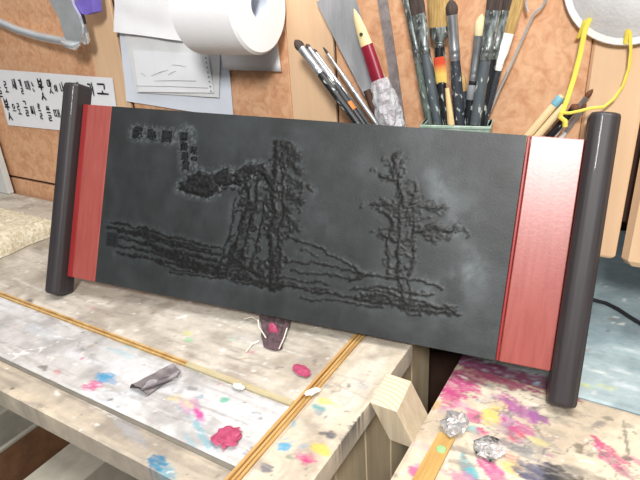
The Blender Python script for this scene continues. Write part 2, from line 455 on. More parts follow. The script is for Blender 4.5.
b = MB(); b.box(-1.25, -.392, .3313, .3334, ZL - .012, ZL + .0006, .0005); b.box(-1.25, -.392, .3354, .3378, ZL - .012, ZL + .0010, .0005)
child(b.build('brass_strip', M['lath_gold']), table)
b = MB(); b.box(-.3915, -.255, .3312, .338, ZL - .012, ZL + .0006, .0006)
child(b.build('joint_strip', M['lath_pale']), table)
b = MB(); b.box(-1.25, -.2545, .2438, .2486, ZL - .012, ZL - .0012, .0006)
child(b.build('joint_strip', M['lath_grey']), table)
b = MB(); b.box(-.2540, -.2508, .213, .50, ZL - .012, ZL + .0016, .001); b.box(-.2494, -.2468, .213, .50, ZL - .012, ZL + .0006, .0006); b.box(-.2454, -.2430, .213, .50, ZL - .012, ZL + .0014, .0008)
child(b.build('brass_strip', M['lath_gold_y']), table)
# body: side boards, back, shelf
b = MB()
for k in range(5):
    b.box(-.222, -.2045, .262 + k * .062, .262 + k * .062 + .0605, 0, ZL - .026, .0015)
child(b.build('side_panel', M['side_plank']), table)
child(MB().box(-1.24, -1.222, .26, .57, 0, ZL - .026).build('side_panel', M['body_wood']), table)
child(MB().box(-1.221, -.223, .555, .57, 0, ZL - .026).build('back_panel', M['dark_wood']), table)
child(MB().box(-1.221, -.223, .085, .554, .585, .60, .001).build('shelf', M['body_wood']), table)
# things on the shelf
bx = empty('cardboard_box', (-.65, .3, .60), 'open brown cardboard box on the shelf under the plank worktable', 'box')
b = MB(); x0, x1, y0, y1 = -.80, -.545, .10, .40
b.box(x0, x1, y0, y1, .6005, .604); b.box(x0, x0 + .003, y0, y1, .604, .675); b.box(x1 - .003, x1, y0, y1, .604, .675)
b.box(x0 + .003, x1 - .003, y0, y0 + .003, .604, .675); b.box(x0 + .003, x1 - .003, y1 - .003, y1, .604, .675)
child(b.build('box_body', M['cardboard']), bx)
b = MB()
for q in ((x0 - .001, x0 + .004, y0 - .001, y1 + .001), (x1 - .004, x1 + .001, y0 - .001, y1 + .001), (x0 + .004, x1 - .004, y0 - .001, y0 + .004), (x0 + .004, x1 - .004, y1 - .004, y1 + .001)):
    b.box(*q, .6752, .678)
child(b.build('rim', M['grey_board']), bx)
o = MB().box(-.63, -.585, .12, .385, .6045, .690, .002).build('board_offcut', M['grey_board'])
tag(o, 'grey board offcut standing inside the open cardboard box', 'offcut')
o = MB().box(-.482, -.428, .10, .50, .6005, .682, .003).build('storage_plank', M['grey_board'])
tag(o, 'pale grey plank on the shelf to the right of the cardboard box', 'plank')
o = MB().box(-.40, -.26, .245, .50, .6005, .63, .002).build('wood_offcut', M['dark_wood'])
tag(o, 'dark timber offcut lying on the shelf in shade beside the pale grey plank', 'offcut')

# ------------------------------------------------------------------ right worktable
SPR = [((-0.1341,0.4629),20,24,-20,(192,70,130),0.95),((-0.1336,0.4424),12,16,-10,(196,76,130),0.8),((-0.1317,0.4823),22,9,0,(150,60,100),0.8),((-0.0986,0.4934),42,10,-6,(150,48,96),0.85),((-0.0552,0.5027),36,8,-8,(150,44,96),0.9),((-0.1205,0.4955),30,8,0,(130,52,84),0.7),((-0.0825,0.4617),22,10,-25,(184,104,150),0.85),((-0.0691,0.4541),22,9,-30,(164,96,150),0.85),((-0.0544,0.4554),14,7,-35,(150,84,150),0.9),((-0.0788,0.4353),18,10,-20,(170,120,160),0.7),((-0.0911,0.435),10,14,0,(226,202,110),0.9),((-0.0904,0.4544),9,7,0,(224,204,140),0.7),((-0.1072,0.4268),10,11,0,(204,80,140),0.8),((-0.0948,0.4107),6,7,0,(214,56,126),0.95),((-0.0653,0.4217),11,9,-20,(206,66,110),0.9),((-0.0605,0.4328),12,6,-20,(180,80,140),0.8),((-0.105,0.4098),12,6,0,(130,186,190),0.8),((-0.0943,0.3638),18,6,-50,(70,160,176),0.9),((-0.0862,0.3606),14,4,-50,(90,170,180),0.8),((-0.0754,0.3712),18,9,-45,(192,84,140),0.9),((-0.0684,0.3675),12,7,-45,(200,100,150),0.7),((-0.0591,0.381),9,8,0,(226,196,120),0.85),((-0.0636,0.3926),7,6,0,(180,120,110),0.7),((-0.0903,0.3512),14,7,0,(190,120,160),0.7),((-0.0395,0.3828),22,13,-10,(70,78,110),0.9),((-0.0315,0.3918),16,9,0,(110,112,130),0.75),((-0.0198,0.3895),18,14,-10,(40,42,48),0.9),((-0.0137,0.4012),12,8,0,(120,120,118),0.6),((-0.0581,0.4061),14,7,-10,(120,124,130),0.75),((-0.0466,0.4134),22,6,-15,(130,134,136),0.7),((-0.0374,0.4236),14,4,-20,(150,150,140),0.6),((-0.0468,0.4228),12,5,-10,(200,190,110),0.6),((-0.0485,0.4018),20,6,0,(110,120,130),0.6),((0.0101,0.4403),24,5,-30,(190,70,120),0.9),((0.0146,0.4272),20,7,-38,(190,76,130),0.9),((0.0339,0.4372),12,4,-20,(206,120,150),0.7),((0.0226,0.4616),2.2,22,10,(110,110,104),0.8),((0.0261,0.4382),4,5,0,(90,88,84),0.8),((-0.0121,0.4287),5,8,20,(110,100,88),0.8),((0.0058,0.4817),6,4,0,(120,114,100),0.8),((-0.0363,0.441),12,5,0,(150,146,134),0.6),((-0.0068,0.4576),9,4,0,(170,162,146),0.6),((0.0228,0.4801),7,3,0,(130,128,120),0.6),((-0.1318,0.3391),6,8,0,(206,80,150),0.8),((-0.1452,0.4249),7,8,0,(228,186,120),0.8),((-0.134,0.4225),12,7,0,(184,150,170),0.6),((-0.1387,0.3682),10,6,0,(190,150,170),0.4),((-0.1214,0.437),12,6,0,(190,160,180),0.5),((-0.0964,0.458),12,9,0,(190,176,180),0.6),((-0.0314,0.475),20,7,0,(140,128,112),0.5),((-0.0013,0.4028),18,5,0,(140,134,122),0.55),((0.0082,0.4007),12,4,0,(120,116,108),0.5),((0.0277,0.4181),10,5,0,(150,148,138),0.5),((-0.0364,0.457),16,5,0,(120,110,100),0.4),((-0.0843,0.4034),22,12,0,(170,160,160),0.5),((-0.0761,0.4247),12,9,0,(150,110,150),0.5)]
SPB = [((-0.1441,0.5072),22,14,0,(96,44,74),0.95),((-0.1186,0.5079),26,13,0,(104,46,78),0.95),((-0.0922,0.5096),26,13,0,(92,40,66),0.95),((-0.0665,0.5095),26,13,0,(100,48,74),0.9),((-0.0198,0.5223),8,4,0,(206,212,110),0.6),((-0.0029,0.5291),9,4,0,(214,216,120),0.5),((0.0087,0.5638),14,3,0,(226,232,232),0.6),((-0.0091,0.5511),20,3,-10,(220,228,228),0.5),((-0.0063,0.6171),26,5,-10,(140,160,166),0.5),((0.0149,0.6062),24,4,0,(214,222,224),0.6),((-0.0165,0.5805),12,6,0,(150,170,176),0.5),((0.0154,0.54),20,4,0,(220,228,230),0.5)]  # leading dark magenta splats paint in shade under the carved board; others are stains
SPR = SPR + dabs(150, -.147, .2, .25, .5, PAL[2:] + [(190, 84, 140), (120, 110, 110)]) + [((dr.uniform(-.12, .12), dr.uniform(.30, .49)), dr.uniform(5, 16), dr.uniform(1.5, 4), dr.uniform(-50, 50), dr.choice([(130, 124, 122), (150, 140, 134), (176, 160, 168), (110, 106, 108)]), dr.uniform(.4, .8)) for _ in range(60)]
SPB = SPB + dabs(60, -.1, .2, .5, .7, PAL)
def rt_front(X, Y):
    c = wash(X, Y, (214, 202, 180), 53, (224, 213, 192), (188, 174, 154), 'x', .3)
    c = splat(c, X, Y, SPR, 5)
    # dried brush scribbles
    d = np.abs(fbm(X * 34, Y * 34, 77, 3) - .5)
    w = (sstep(.012, .003, d) * sstep(.5, .62, fbm(X * 14, Y * 14, 88, 3)) * .7)[:, None]
    return c * (1 - w) + np.array(rgb(120, 112, 108)) * w
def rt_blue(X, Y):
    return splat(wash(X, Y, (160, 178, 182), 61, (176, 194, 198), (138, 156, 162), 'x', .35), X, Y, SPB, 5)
ZR = .7192
rtab = empty('workbench', (.2, .5, 0), 'cream and pale blue workbench heavily splashed with magenta paint at right', 'table')
child(slab('bench_top', M['table_paint'], -.147, .45, .16, .5005, ZR, .030, rt_front, .0018, bump=.0005), rtab)
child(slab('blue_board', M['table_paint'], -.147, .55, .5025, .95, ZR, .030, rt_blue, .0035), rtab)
for (x, y) in ((-.12, .19), (.40, .19), (-.12, .88), (.50, .88)):
    child(MB().box(x, x + .045, y, y + .045, 0, ZR - .0305, .002).build('leg', M['body_wood']), rtab)
child(MB().box(-.119, .54, .19, .93, .34, .36, .002).build('shelf', M['dark_wood']), rtab)

# ------------------------------------------------------------------ carved board
O_ = Vector((-0.6397,0.3775,0.7775)); UX = Vector((0.9828,0.1798,-0.0412)); VV = Vector((-0.0344,0.3981,0.9167)); NN = Vector((0.1812,-0.8996,0.3974))
base = O_ + UX * .3 - VV * .0245
Mb = Matrix(((UX.x, -NN.x, VV.x, base.x), (UX.y, -NN.y, VV.y, base.y), (UX.z, -NN.z, VV.z, base.z), (0, 0, 0, 1)))
board = empty('carved_board', None, 'long black carved board with red end panels and dark rails leaning across the tables', 'carved board', M=Mb)
HB = .2268
def uv(u, w, t=0.0):            # board plane -> local
    return (u - .3, -t, w + .0245)
U0, U1 = .0466, .5473
STR = [([(0.2224,0.1559),(0.2018,0.1479),(0.1807,0.1397),(0.1641,0.138)],5.5,1.0),([(0.1715,0.1461),(0.1904,0.1516),(0.2151,0.1504)],4.5,1.0),([(0.1674,0.1335),(0.1939,0.1339),(0.2109,0.1405)],4,1.0),([(0.2155,0.1469),(0.2361,0.1525),(0.253,0.1636),(0.2652,0.1693)],3.2,1.0),([(0.2355,0.1572),(0.2528,0.1659),(0.2683,0.165),(0.2773,0.1543)],4.5,1.0),([(0.2951,0.0335),(0.2938,0.0637),(0.2854,0.0904),(0.2891,0.121),(0.2803,0.15),(0.2841,0.1803),(0.2796,0.1959)],4.2,1.0),([(0.3025,0.0348),(0.3037,0.0652),(0.2975,0.0944),(0.3014,0.1225),(0.2927,0.1513),(0.2964,0.1813)],2.6,0.9),([(0.2474,0.1466),(0.2551,0.1264),(0.25,0.1046),(0.2449,0.0826),(0.2394,0.0628),(0.2341,0.0404)],3.4,1.0),([(0.2619,0.1551),(0.2648,0.1321),(0.26,0.1082),(0.2578,0.0844),(0.2507,0.0573)],2.6,1.0),([(0.2364,0.129),(0.2367,0.1053),(0.2318,0.0808),(0.2271,0.0538),(0.2241,0.034)],1.8,0.9),([(0.2749,0.1333),(0.2733,0.1052),(0.2711,0.0815),(0.2645,0.0522)],2.2,1.0),([(0.2845,0.1963),(0.2998,0.193),(0.3082,0.1846)],4.5,0.9),([(0.2915,0.1809),(0.307,0.1755),(0.3126,0.1692)],3.8,0.8),([(0.2987,0.1633),(0.3144,0.1558),(0.3296,0.1506)],2.4,0.8),([(0.3015,0.1408),(0.3142,0.1377),(0.3196,0.1337)],3.2,0.8),([(0.3022,0.1157),(0.3153,0.1105),(0.3209,0.1043)],2.6,0.7),([(0.2956,0.0895),(0.3124,0.0941)],2.2,0.7),([(0.3004,0.1304),(0.3087,0.1234)],3,0.8),([(0.0604,0.0809),(0.0916,0.0797),(0.1251,0.0764),(0.1605,0.0736),(0.1948,0.0709),(0.2253,0.0679)],1.7,1.0),([(0.0582,0.0729),(0.0988,0.0704),(0.1381,0.0669),(0.1817,0.063),(0.2235,0.0605)],2.2,1.0),([(0.0659,0.0609),(0.1091,0.0604),(0.1509,0.0574),(0.1969,0.0541),(0.2379,0.053)],1.5,1.0),([(0.0641,0.0503),(0.1042,0.0508),(0.1491,0.0484),(0.1924,0.0449),(0.2336,0.0451)],2.0,1.0),([(0.0745,0.0414),(0.1202,0.0429),(0.1702,0.0416),(0.2153,0.0387),(0.253,0.0386)],1.8,1.0),([(0.1243,0.0587),(0.1685,0.055),(0.2164,0.0522)],1.6,0.9),([(0.1571,0.0309),(0.1995,0.0325),(0.2484,0.033),(0.2826,0.0315)],1.4,0.9),([(0.2338,0.0427),(0.2662,0.0383),(0.3047,0.0374),(0.3441,0.037),(0.3888,0.0378),(0.4336,0.0389),(0.4765,0.0389),(0.5051,0.0409)],1.6,1.0),([(0.331,0.0256),(0.3781,0.0315),(0.4277,0.0335)],1.2,0.8),([(0.2376,0.0553),(0.2673,0.0503),(0.2865,0.0415)],3.2,0.9),([(0.2429,0.0346),(0.2631,0.0425)],2.8,0.9),([(0.3073,0.0957),(0.3375,0.0884),(0.3695,0.0794),(0.4036,0.0646)],1.8,1.0),([(0.3061,0.0655),(0.3375,0.0702),(0.3735,0.0666),(0.4102,0.0657)],1.5,0.9),([(0.3173,0.0557),(0.3629,0.0582),(0.3997,0.0596)],1.4,0.8),([(0.3238,0.0819),(0.3463,0.076)],1.2,0.6),([(0.4488,0.0394),(0.4442,0.0581),(0.4372,0.0785),(0.4362,0.1021),(0.431,0.1251),(0.4322,0.1487),(0.4271,0.1716),(0.42,0.1922)],2.6,1.0),([(0.4569,0.043),(0.4518,0.0658),(0.4506,0.0913),(0.4509,0.1212),(0.4455,0.146),(0.4448,0.1671)],2.0,0.9),([(0.427,0.0727),(0.4239,0.0961),(0.4249,0.1221),(0.42,0.143)],2.4,0.9),([(0.4195,0.1965),(0.423,0.1861),(0.4174,0.1792)],3.4,0.9),([(0.4049,0.1737),(0.4209,0.1689),(0.4289,0.1739)],2.4,0.9),([(0.4004,0.1408),(0.4154,0.1447),(0.4312,0.1401),(0.4473,0.1483)],2.4,0.95),([(0.4121,0.1357),(0.4302,0.1314),(0.4445,0.1374)],2.2,0.9),([(0.4478,0.1441),(0.4626,0.1438),(0.4766,0.1475)],2.2,0.9),([(0.4177,0.1104),(0.4314,0.1058),(0.4439,0.1096)],2.4,0.9),([(0.4532,0.1194),(0.4692,0.1257),(0.4859,0.1236),(0.4914,0.1285)],3.0,0.9),([(0.46,0.116),(0.4767,0.1161)],2.2,0.8),([(0.433,0.1595),(0.4462,0.1567)],3,0.8),([(0.3863,0.0574),(0.4143,0.0685),(0.4364,0.0676),(0.4664,0.0681),(0.4838,0.0625)],1.8,0.9),([(0.3899,0.0469),(0.4206,0.0542),(0.4511,0.0549),(0.4765,0.0549)],1.6,0.9),([(0.3956,0.0389),(0.4261,0.0463),(0.4569,0.043),(0.4923,0.0449),(0.5074,0.0392)],2.0,1.0),([(0.4078,0.0322),(0.4358,0.0393)],1.6,0.8),([(0.4446,0.0386),(0.4606,0.0479),(0.4779,0.0445)],2.2,0.9)]
crv = random.Random(21)
def curls(cu, cv, su, sv, n, w, a, size=.006):
    for _ in range(n):
        x, y = crv.gauss(cu, su), crv.gauss(cv, sv)
        r_ = size * crv.uniform(.5, 1.3); a0 = crv.uniform(0, 6.28); sw = crv.uniform(1.6, 4.2)
        STR.append(([(x + r_ * math.cos(a0 + sw * q / 5), y + r_ * .7 * math.sin(a0 + sw * q / 5)) for q in range(6)], w * crv.uniform(.7, 1.2), a))
for (px_, su, sv, n, w, a) in [((0.1914,0.1432),0.01,0.004,22,1.3,1.0),((0.2439,0.1533),0.012,0.005,16,1.3,1.0),((0.2512,0.1165),0.007,0.015,16,1.2,1.0),((0.2437,0.0706),0.008,0.013,12,1.2,1.0),((0.2936,0.1834),0.009,0.009,26,1.2,0.9),((0.3053,0.1503),0.01,0.008,20,1.1,0.8),((0.3028,0.1112),0.008,0.014,14,1.1,0.9),((0.2795,0.1164),0.006,0.024,18,1.2,1.0),((0.2696,0.053),0.016,0.006,22,1.2,0.9),((0.2963,0.0641),0.006,0.014,16,1.2,0.9)]:
    curls(px_[0], px_[1], su, sv, n, w, a)
for (px_, su, sv, n, w, a) in [((0.4206,0.188),0.005,0.006,12,1.0,0.8),((0.4139,0.1725),0.007,0.003,8,1.0,0.7),((0.4224,0.1412),0.012,0.004,22,1.0,0.75),((0.4378,0.1557),0.008,0.006,14,1.0,0.7),((0.4603,0.1456),0.011,0.003,14,1.0,0.75),((0.4263,0.1115),0.01,0.004,14,1.0,0.75),((0.472,0.1197),0.012,0.004,22,1.1,0.8),((0.4435,0.1288),0.008,0.008,16,0.9,0.7),((0.4417,0.0771),0.009,0.014,22,1.0,0.75),((0.4485,0.0415),0.016,0.004,16,1.1,0.85),((0.4866,0.0418),0.01,0.003,8,1.0,0.8)]:
    curls(px_[0], px_[1], su, sv, n, w, a, .0045)
gl0, gl1 = [(0.0638,0.0788),(0.0776,0.0419)], [(0.2449,0.0612),(0.2826,0.0315)]
for q in range(22):
    t = crv.random(); s0 = crv.uniform(0, .5); s1 = min(1, s0 + crv.uniform(.25, .6))
    a_ = Vector(gl0[0]).lerp(Vector(gl0[1]), t); b_ = Vector(gl1[0]).lerp(Vector(gl1[1]), t)
    STR.append(([tuple(a_.lerp(b_, s0 + (s1 - s0) * z / 4) + Vector((0, crv.gauss(0, .0012)))) for z in range(5)], crv.uniform(1.0, 1.8), 1.0))
g20, g21 = (0.2484,0.033), (0.5034,0.0385)
for q in range(14):
    s0 = crv.uniform(0, .75); s1 = min(1, s0 + crv.uniform(.12, .3)); o_ = crv.uniform(0, .014)
    a_, b_ = Vector(g20), Vector(g21)
    STR.append(([tuple(a_.lerp(b_, s0 + (s1 - s0) * z / 4) + Vector((0, o_ + crv.gauss(0, .0010)))) for z in range(5)], crv.uniform(.9, 1.5), .9))
RES = .00125
nx = int((U1 - U0) / RES); ny = int(HB / RES)
uu = np.linspace(U0, U1, nx + 1); vv_ = np.linspace(0, HB, ny + 1)
Ug, Vg = np.meshgrid(uu, vv_); Ug = Ug.ravel(); Vg = Vg.ravel()
wob = (fbm(Ug * 220, Vg * 220, 5, 3) - .5); wob2 = (fbm(Ug * 220, Vg * 220, 15, 3) - .5)
Uw = Ug + wob * .0045 + (fbm(Ug * 60, Vg * 60, 25, 2) - .5) * .006; Vw = Vg + wob2 * .0045 + (fbm(Ug * 60, Vg * 60, 35, 2) - .5) * .006
dark = np.zeros(len(Ug)); halo = np.zeros(len(Ug)); ridge = np.zeros(len(Ug))
rag = (fbm(Ug * 300, Vg * 300, 71, 3) - .5) * .006
for k, (pts, w, a) in enumerate(STR):
    thin = w < 2.45
    w = w * (.0008 if thin else .00118)
    us = [p[0] for p in pts]; vs_ = [p[1] for p in pts]; mg = .024
    sel = (Ug > min(us) - mg) & (Ug < max(us) + mg) & (Vg > min(vs_) - mg) & (Vg < max(vs_) + mg)
    if not sel.any(): continue
    X_, Y_ = Uw[sel], Vw[sel]
    dm = np.full(len(X_), 9.0)
    for i in range(len(pts) - 1):
        ax, ay = pts[i]; bx_, by_ = pts[i + 1]
        ex, ey = bx_ - ax, by_ - ay
        t = np.clip(((X_ - ax) * ex + (Y_ - ay) * ey) / (ex * ex + ey * ey + 1e-12), 0, 1)
        dm = np.minimum(dm, np.hypot(X_ - ax - t * ex, Y_ - ay - t * ey))
    dn = dm + (0 if thin else 1) * rag[sel]
    dark[sel] = np.maximum(dark[sel], sstep(w + .0012, w - .0006, dn) * a)
    ridge[sel] = np.maximum(ridge[sel], sstep(w + .0006, w * .2, dm) * a)
    if k < 60: halo[sel] = np.maximum(halo[sel], sstep(w + .010, w + .001, dm) * (1.0 if k < 5 else .28))
GL = [([(0.0866,0.1968),(0.1399,0.1957)],6,1),([(0.1609,0.1985),(0.1681,0.1627)],8,1)]
for (pts, w, a) in GL:
    w *= .00118
    ax, ay = pts[0]; bx_, by_ = pts[1]; ex, ey = bx_ - ax, by_ - ay
    t = np.clip(((Ug - ax) * ex + (Vg - ay) * ey) / (ex * ex + ey * ey), 0, 1)
    dm = np.hypot(Ug - ax - t * ex, Vg - ay - t * ey)
    halo = np.maximum(halo, sstep(w + .009, w, dm) * 1.0)
chip = fbm(Ug * 480, Vg * 480, 31, 3)
tex = fbm(Ug * 330, Vg * 330, 41, 3)
hgt = ridge * (.0004 + .0016 * (tex - .40)) - halo * .0006 * (1 - ridge) + (fbm(Ug * 45, Vg * 45, 9, 4) - .5) * .0003
cloud = fbm(Ug * 9 + 3, Vg * 14, 51, 5); fine = fbm(Ug * 60, Vg * 26, 57, 4)
g = .185 + .08 * sstep(.4, .7, cloud) * (.25 + .75 * sstep(.0, .45, Ug - .08)) + .07 * (fine - .5)
RB = [([(0.479,0.1602),(0.4879,0.1239)],26,1),([(0.5014,0.1586),(0.5176,0.0681)],24,0.7),([(0.4585,0.1748),(0.4709,0.1594)],14,0.8),([(0.3152,0.1491),(0.3549,0.1199)],30,0.5),([(0.4647,0.0486),(0.5109,0.0877)],18,0.6)]
for (pts, w, a) in RB:                      # chalky rubbed patches
    w *= .00118
    ax, ay = pts[0]; bx_, by_ = pts[1]; ex, ey = bx_ - ax, by_ - ay
    t = np.clip(((Ug - ax) * ex + (Vg - ay) * ey) / (ex * ex + ey * ey), 0, 1)
    dm = np.hypot(Ug - ax - t * ex, Vg - ay - t * ey)
    g = g + a * .10 * sstep(w, 0, dm + (fine - .5) * .02) * (.4 + .9 * sstep(.35, .65, fbm(Ug * 70, Vg * 50, 63, 4)))
g = g + halo * (.02 + .15 * sstep(.40, .68, chip)) * (1 - .4 * dark)
g = g * (1 - dark * .92 * (.7 + .3 * sstep(.62, .40, tex))) + dark * .12 * sstep(.68, .80, chip)
col = np.stack([g * .945, g * 1.015, g * 1.04], 1)
col = np.where(col <= .04045, col / 12.92, ((np.maximum(col, 0) + .055) / 1.055) ** 2.4)
V = []; th = .0115
Lz = np.stack([Ug - .3, -hgt, Vg + .0245], 1)
V = [tuple(p) for p in Lz]
w_ = nx + 1; F = []
for j in range(ny):
    for i in range(nx):
        a = j * w_ + i
        F.append((a, a + 1, a + w_ + 1, a + w_))
ring = list(range(0, w_)) + [j * w_ + nx for j in range(1, ny + 1)] + [ny * w_ + i for i in range(nx - 1, -1, -1)] + [j * w_ for j in range(ny - 1, 0, -1)]
k = len(V)
V += [(V[i][0], th, V[i][2]) for i in ring]
nr = len(ring)
for a in range(nr):
    F.append((ring[(a + 1) % nr], ring[a], k + a, k + (a + 1) % nr))
F.append(tuple(reversed(range(k, k + nr))))
mb = MB(); mb.v = V; mb.f = F; mb.mi = [0] * len(F)
cp = mb.build('carved_panel', M['slate_paint'], board, True, np.concatenate([col, col[ring] * .8]))
cp['label'] = 'slate black middle panel carved with trees'
# carved title characters: font outlines turned into raised pieces
def glyph(ch, c, size, parent, name='carved_character', lean=0):
    cu = bpy.data.curves.new('glyph', 'FONT'); cu.body = ch; cu.size = 1; cu.extrude = 0.0; cu.offset = .022
    to = bpy.data.objects.new('glyph', cu); COL.objects.link(to)
    bpy.context.view_layer.update()
    me = to.to_mesh()
    xs = [q.co.x for q in me.vertices]; ys = [q.co.y for q in me.vertices]
    x0, x1, y0, y1 = min(xs), max(xs), min(ys), max(ys)
    s = size / max(x1 - x0, y1 - y0)
    pts = [(c[0] + (q.co.x - (x0 + x1) / 2) * s, c[1] + (q.co.y - (y0 + y1) / 2) * s) for q in me.vertices]
    fs = [tuple(p.vertices) for p in me.polygons]
    h = .0016
    b = MB()
    b.add([uv(p[0], p[1], h) for p in pts], fs)
    n_ = len(pts)
    ec = {}
    for f in fs:
        for i in range(len(f)):
            e = (f[i], f[(i + 1) % len(f)])
            ec[tuple(sorted(e))] = ec.get(tuple(sorted(e)), []) + [e]
    side = [(e[0][0], e[0][1]) for e in ec.values() if len(e) == 1]
    b.add([uv(p[0], p[1], h) for p in pts] + [uv(p[0], p[1], -.002) for p in pts], [(q, p, p + n_, q + n_) for p, q in side])
    to.to_mesh_clear(); bpy.data.objects.remove(to); bpy.data.curves.remove(cu)
    return b
ins = MB()
for ch, c, sz in ([('歲',(0.0896,0.197),0.015),('寒',(0.1107,0.196),0.014),('圖',(0.1327,0.1952),0.014),('藕',(0.1568,0.197),0.0105),('船',(0.1583,0.185),0.0105),('是',(0.1612,0.1731),0.0105),('賞',(0.1639,0.1624),0.0105),('阮',(0.1728,0.1813),0.0085),('堂',(0.1743,0.1694),0.0085)]):
    gb = glyph(ch, c, sz, board)
    ins.add(gb.v, gb.f)
ins.build('title_lettering', M['glyph_black'], cp)
# red end panels
def plate(name, m, u0, u1, t0=-.0115, t1=0.0, lab=None, par=None):
    b = MB(); b.box(u0 - .3, u1 - .3, -t1, -t0, .0245, .0245 + HB, .0008)
    o = b.build(name, m, par or board)
    if lab: o['label'] = lab
    return o
pl_ = plate('red_panel', M['red_stain'], .0095, .0462, t1=.0006, lab='narrow red stained end panel beside the left rail')
sb = MB()
q0, q1 = ((0.0578,0.0494),(0.0761,0.0674))
c0_, c1_ = uv(q0[0], q0[1], 0), uv(q1[0], q1[1], 0)
sb.box(c0_[0], c1_[0], -.0009, .002, c0_[2], c1_[2], .0006)
for z_ in (.25, .5, .75):
    zz = c0_[2] + (c1_[2] - c0_[2]) * z_
    sb.box(c0_[0] + .002, c1_[0] - .002, -.0016, -.0009, zz - .0008, zz + .0008)
for x_ in (.3, .7):
    xx = c0_[0] + (c1_[0] - c0_[0]) * x_
    sb.box(xx - .0007, xx + .0007, -.0016, -.0009, c0_[2] + .002, c1_[2] - .002)
sb.build('seal_mark', M['glyph_black'], cp)
plate('red_border', M['red_edge'], .0003, .0091, t1=.0, par=pl_)
pr_ = plate('red_panel', M['red_stain'], .5512, .5995, t1=.0006, lab='wide red stained end panel beside the right rail')
plate('red_border', M['red_edge'], .5477, .5508, t1=.0, par=pr_)
# end rails: chamfered bars
def rail(u0, u1, lab, low=-.0245):
    prof = [(u0, -.0155), (u1, -.0155), (u1, .0095), (u1 - .0045, .0145), (u1 - .009, .0158), (u0 + .009, .0158), (u0 + .0045, .0145), (u0, .0095)]
    vs = []; n_ = len(prof)
    cu, ct = (u0 + u1) / 2, 0
    for (vz, s) in ((low, .93), (low + .003, 1), (.2485, 1), (.2515, .93)):
        for (u_, t_) in prof:
            vs.append(uv(cu + (u_ - cu) * s, vz, -.0155 + (t_ + .0155) * s))
    fs = [tuple(range(n_)), tuple(reversed(range(3 * n_, 4 * n_)))]
    for q in range(3):
        for j in range(n_):
            i2 = (j + 1) % n_
            fs.append((q * n_ + i2, q * n_ + j, q * n_ + n_ + j, q * n_ + n_ + i2))
    b = MB(); b.add(vs, fs)
    o = b.build('end_rail', M['rail_black'], board)
    bv = o.modifiers.new('edge', 'BEVEL'); bv.width = .0016; bv.segments = 3; bv.limit_method = 'NONE'; bv.harden_normals = True
    o.data.polygons.foreach_set('use_smooth', [True] * len(o.data.polygons))
    o['label'] = lab
    return o
rail(-.0245, -.0002, 'left dark end rail'); rail(.6000, .6265, 'right dark end rail', -.0290)

# ------------------------------------------------------------------ wall: lettered sheet
def wp(x, z, off=0.0): return (x, YW - .0015 - off, z)
def sheet(name, m, corners, label, cat, off=0.0, nseg=14, curl=.002, parent=None, seed=0, th=.0006, group=None):
    """paper on the wall, corners TL TR BR BL as (x, z)"""
    tl, tr, br, bl = [Vector(c) for c in corners]
    b = MB(); n_ = nseg
    fr = []
    for j in range(n_ + 1):
        for i in range(n_ + 1):
            s, t = i / n_, j / n_
            p = tl.lerp(tr, s).lerp(bl.lerp(br, s), t)
            cz = curl * (.5 + .5 * mnoise.noise((s * 3 + seed, t * 3, seed))) * (.3 + t)
            fr.append((p.x, p.y, cz))
    w = n_ + 1
    b.add([wp(x, z, off + c) for x, z, c in fr] + [wp(x, z, off + c - th) for x, z, c in fr],
          [(j * w + i, j * w + i + w, j * w + i + w + 1, j * w + i + 1) for j in range(n_) for i in range(n_)]
          + [(w * w + j * w + i, w * w + j * w + i + 1, w * w + j * w + i + w + 1, w * w + j * w + i + w) for j in range(n_) for i in range(n_)])
    o = b.build(name, m, parent, True)
    if label: tag(o, label, cat, group)
    return o
kor = sheet('lettered_sheet', M['paper_white'], [(-1.0854,0.9993),(-0.7587,0.9921),(-0.7688,0.8973),(-1.0903,0.8933)], 'white paper strip with two lines of black brush lettering pinned behind the left rail', 'paper', off=.0012, curl=.0006)
JC = {'ㄱ': [[(0, .9), (.9, .9), (.8, .1)]], 'ㄴ': [[(.1, .9), (.1, .1), (.95, .15)]], 'ㄷ': [[(.9, .9), (.1, .9), (.1, .1), (.95, .1)]],
      'ㄹ': [[(.1, .95), (.9, .95), (.85, .55), (.1, .5), (.1, .05), (.95, .08)]], 'ㅁ': [[(.1, .9), (.1, .1), (.9, .1), (.9, .9), (.1, .9)]],
      'ㅂ': [[(.1, 1), (.1, .05), (.9, .05)], [(.9, 1), (.9, .05)], [(.1, .55), (.9, .55)]], 'ㅅ': [[(.55, 1), (.4, .55), (.0, .05)], [(.45, .6), (1, .05)]],
      'ㅇ': [[(.5 + .42 * math.cos(a * math.pi / 5), .5 + .42 * math.sin(a * math.pi / 5)) for a in range(11)]]}
JC['ㄸ'] = [[(x * .45, y) for x, y in s] for s in JC['ㄷ']] + [[(.55 + x * .45, y) for x, y in s] for s in JC['ㄷ']]
JC['ㅆ'] = [[(x * .5, y) for x, y in s] for s in JC['ㅅ']] + [[(.5 + x * .5, y) for x, y in s] for s in JC['ㅅ']]
CHO = 'ㄱ ㄲ ㄴ ㄷ ㄸ ㄹ ㅁ ㅂ ㅃ ㅅ ㅆ ㅇ ㅈ ㅉ ㅊ ㅋ ㅌ ㅍ ㅎ'.split()
JUNG = 'ㅏ ㅐ ㅑ ㅒ ㅓ ㅔ ㅕ ㅖ ㅗ ㅘ ㅙ ㅚ ㅛ ㅜ ㅝ ㅞ ㅟ ㅠ ㅡ ㅢ ㅣ'.split()
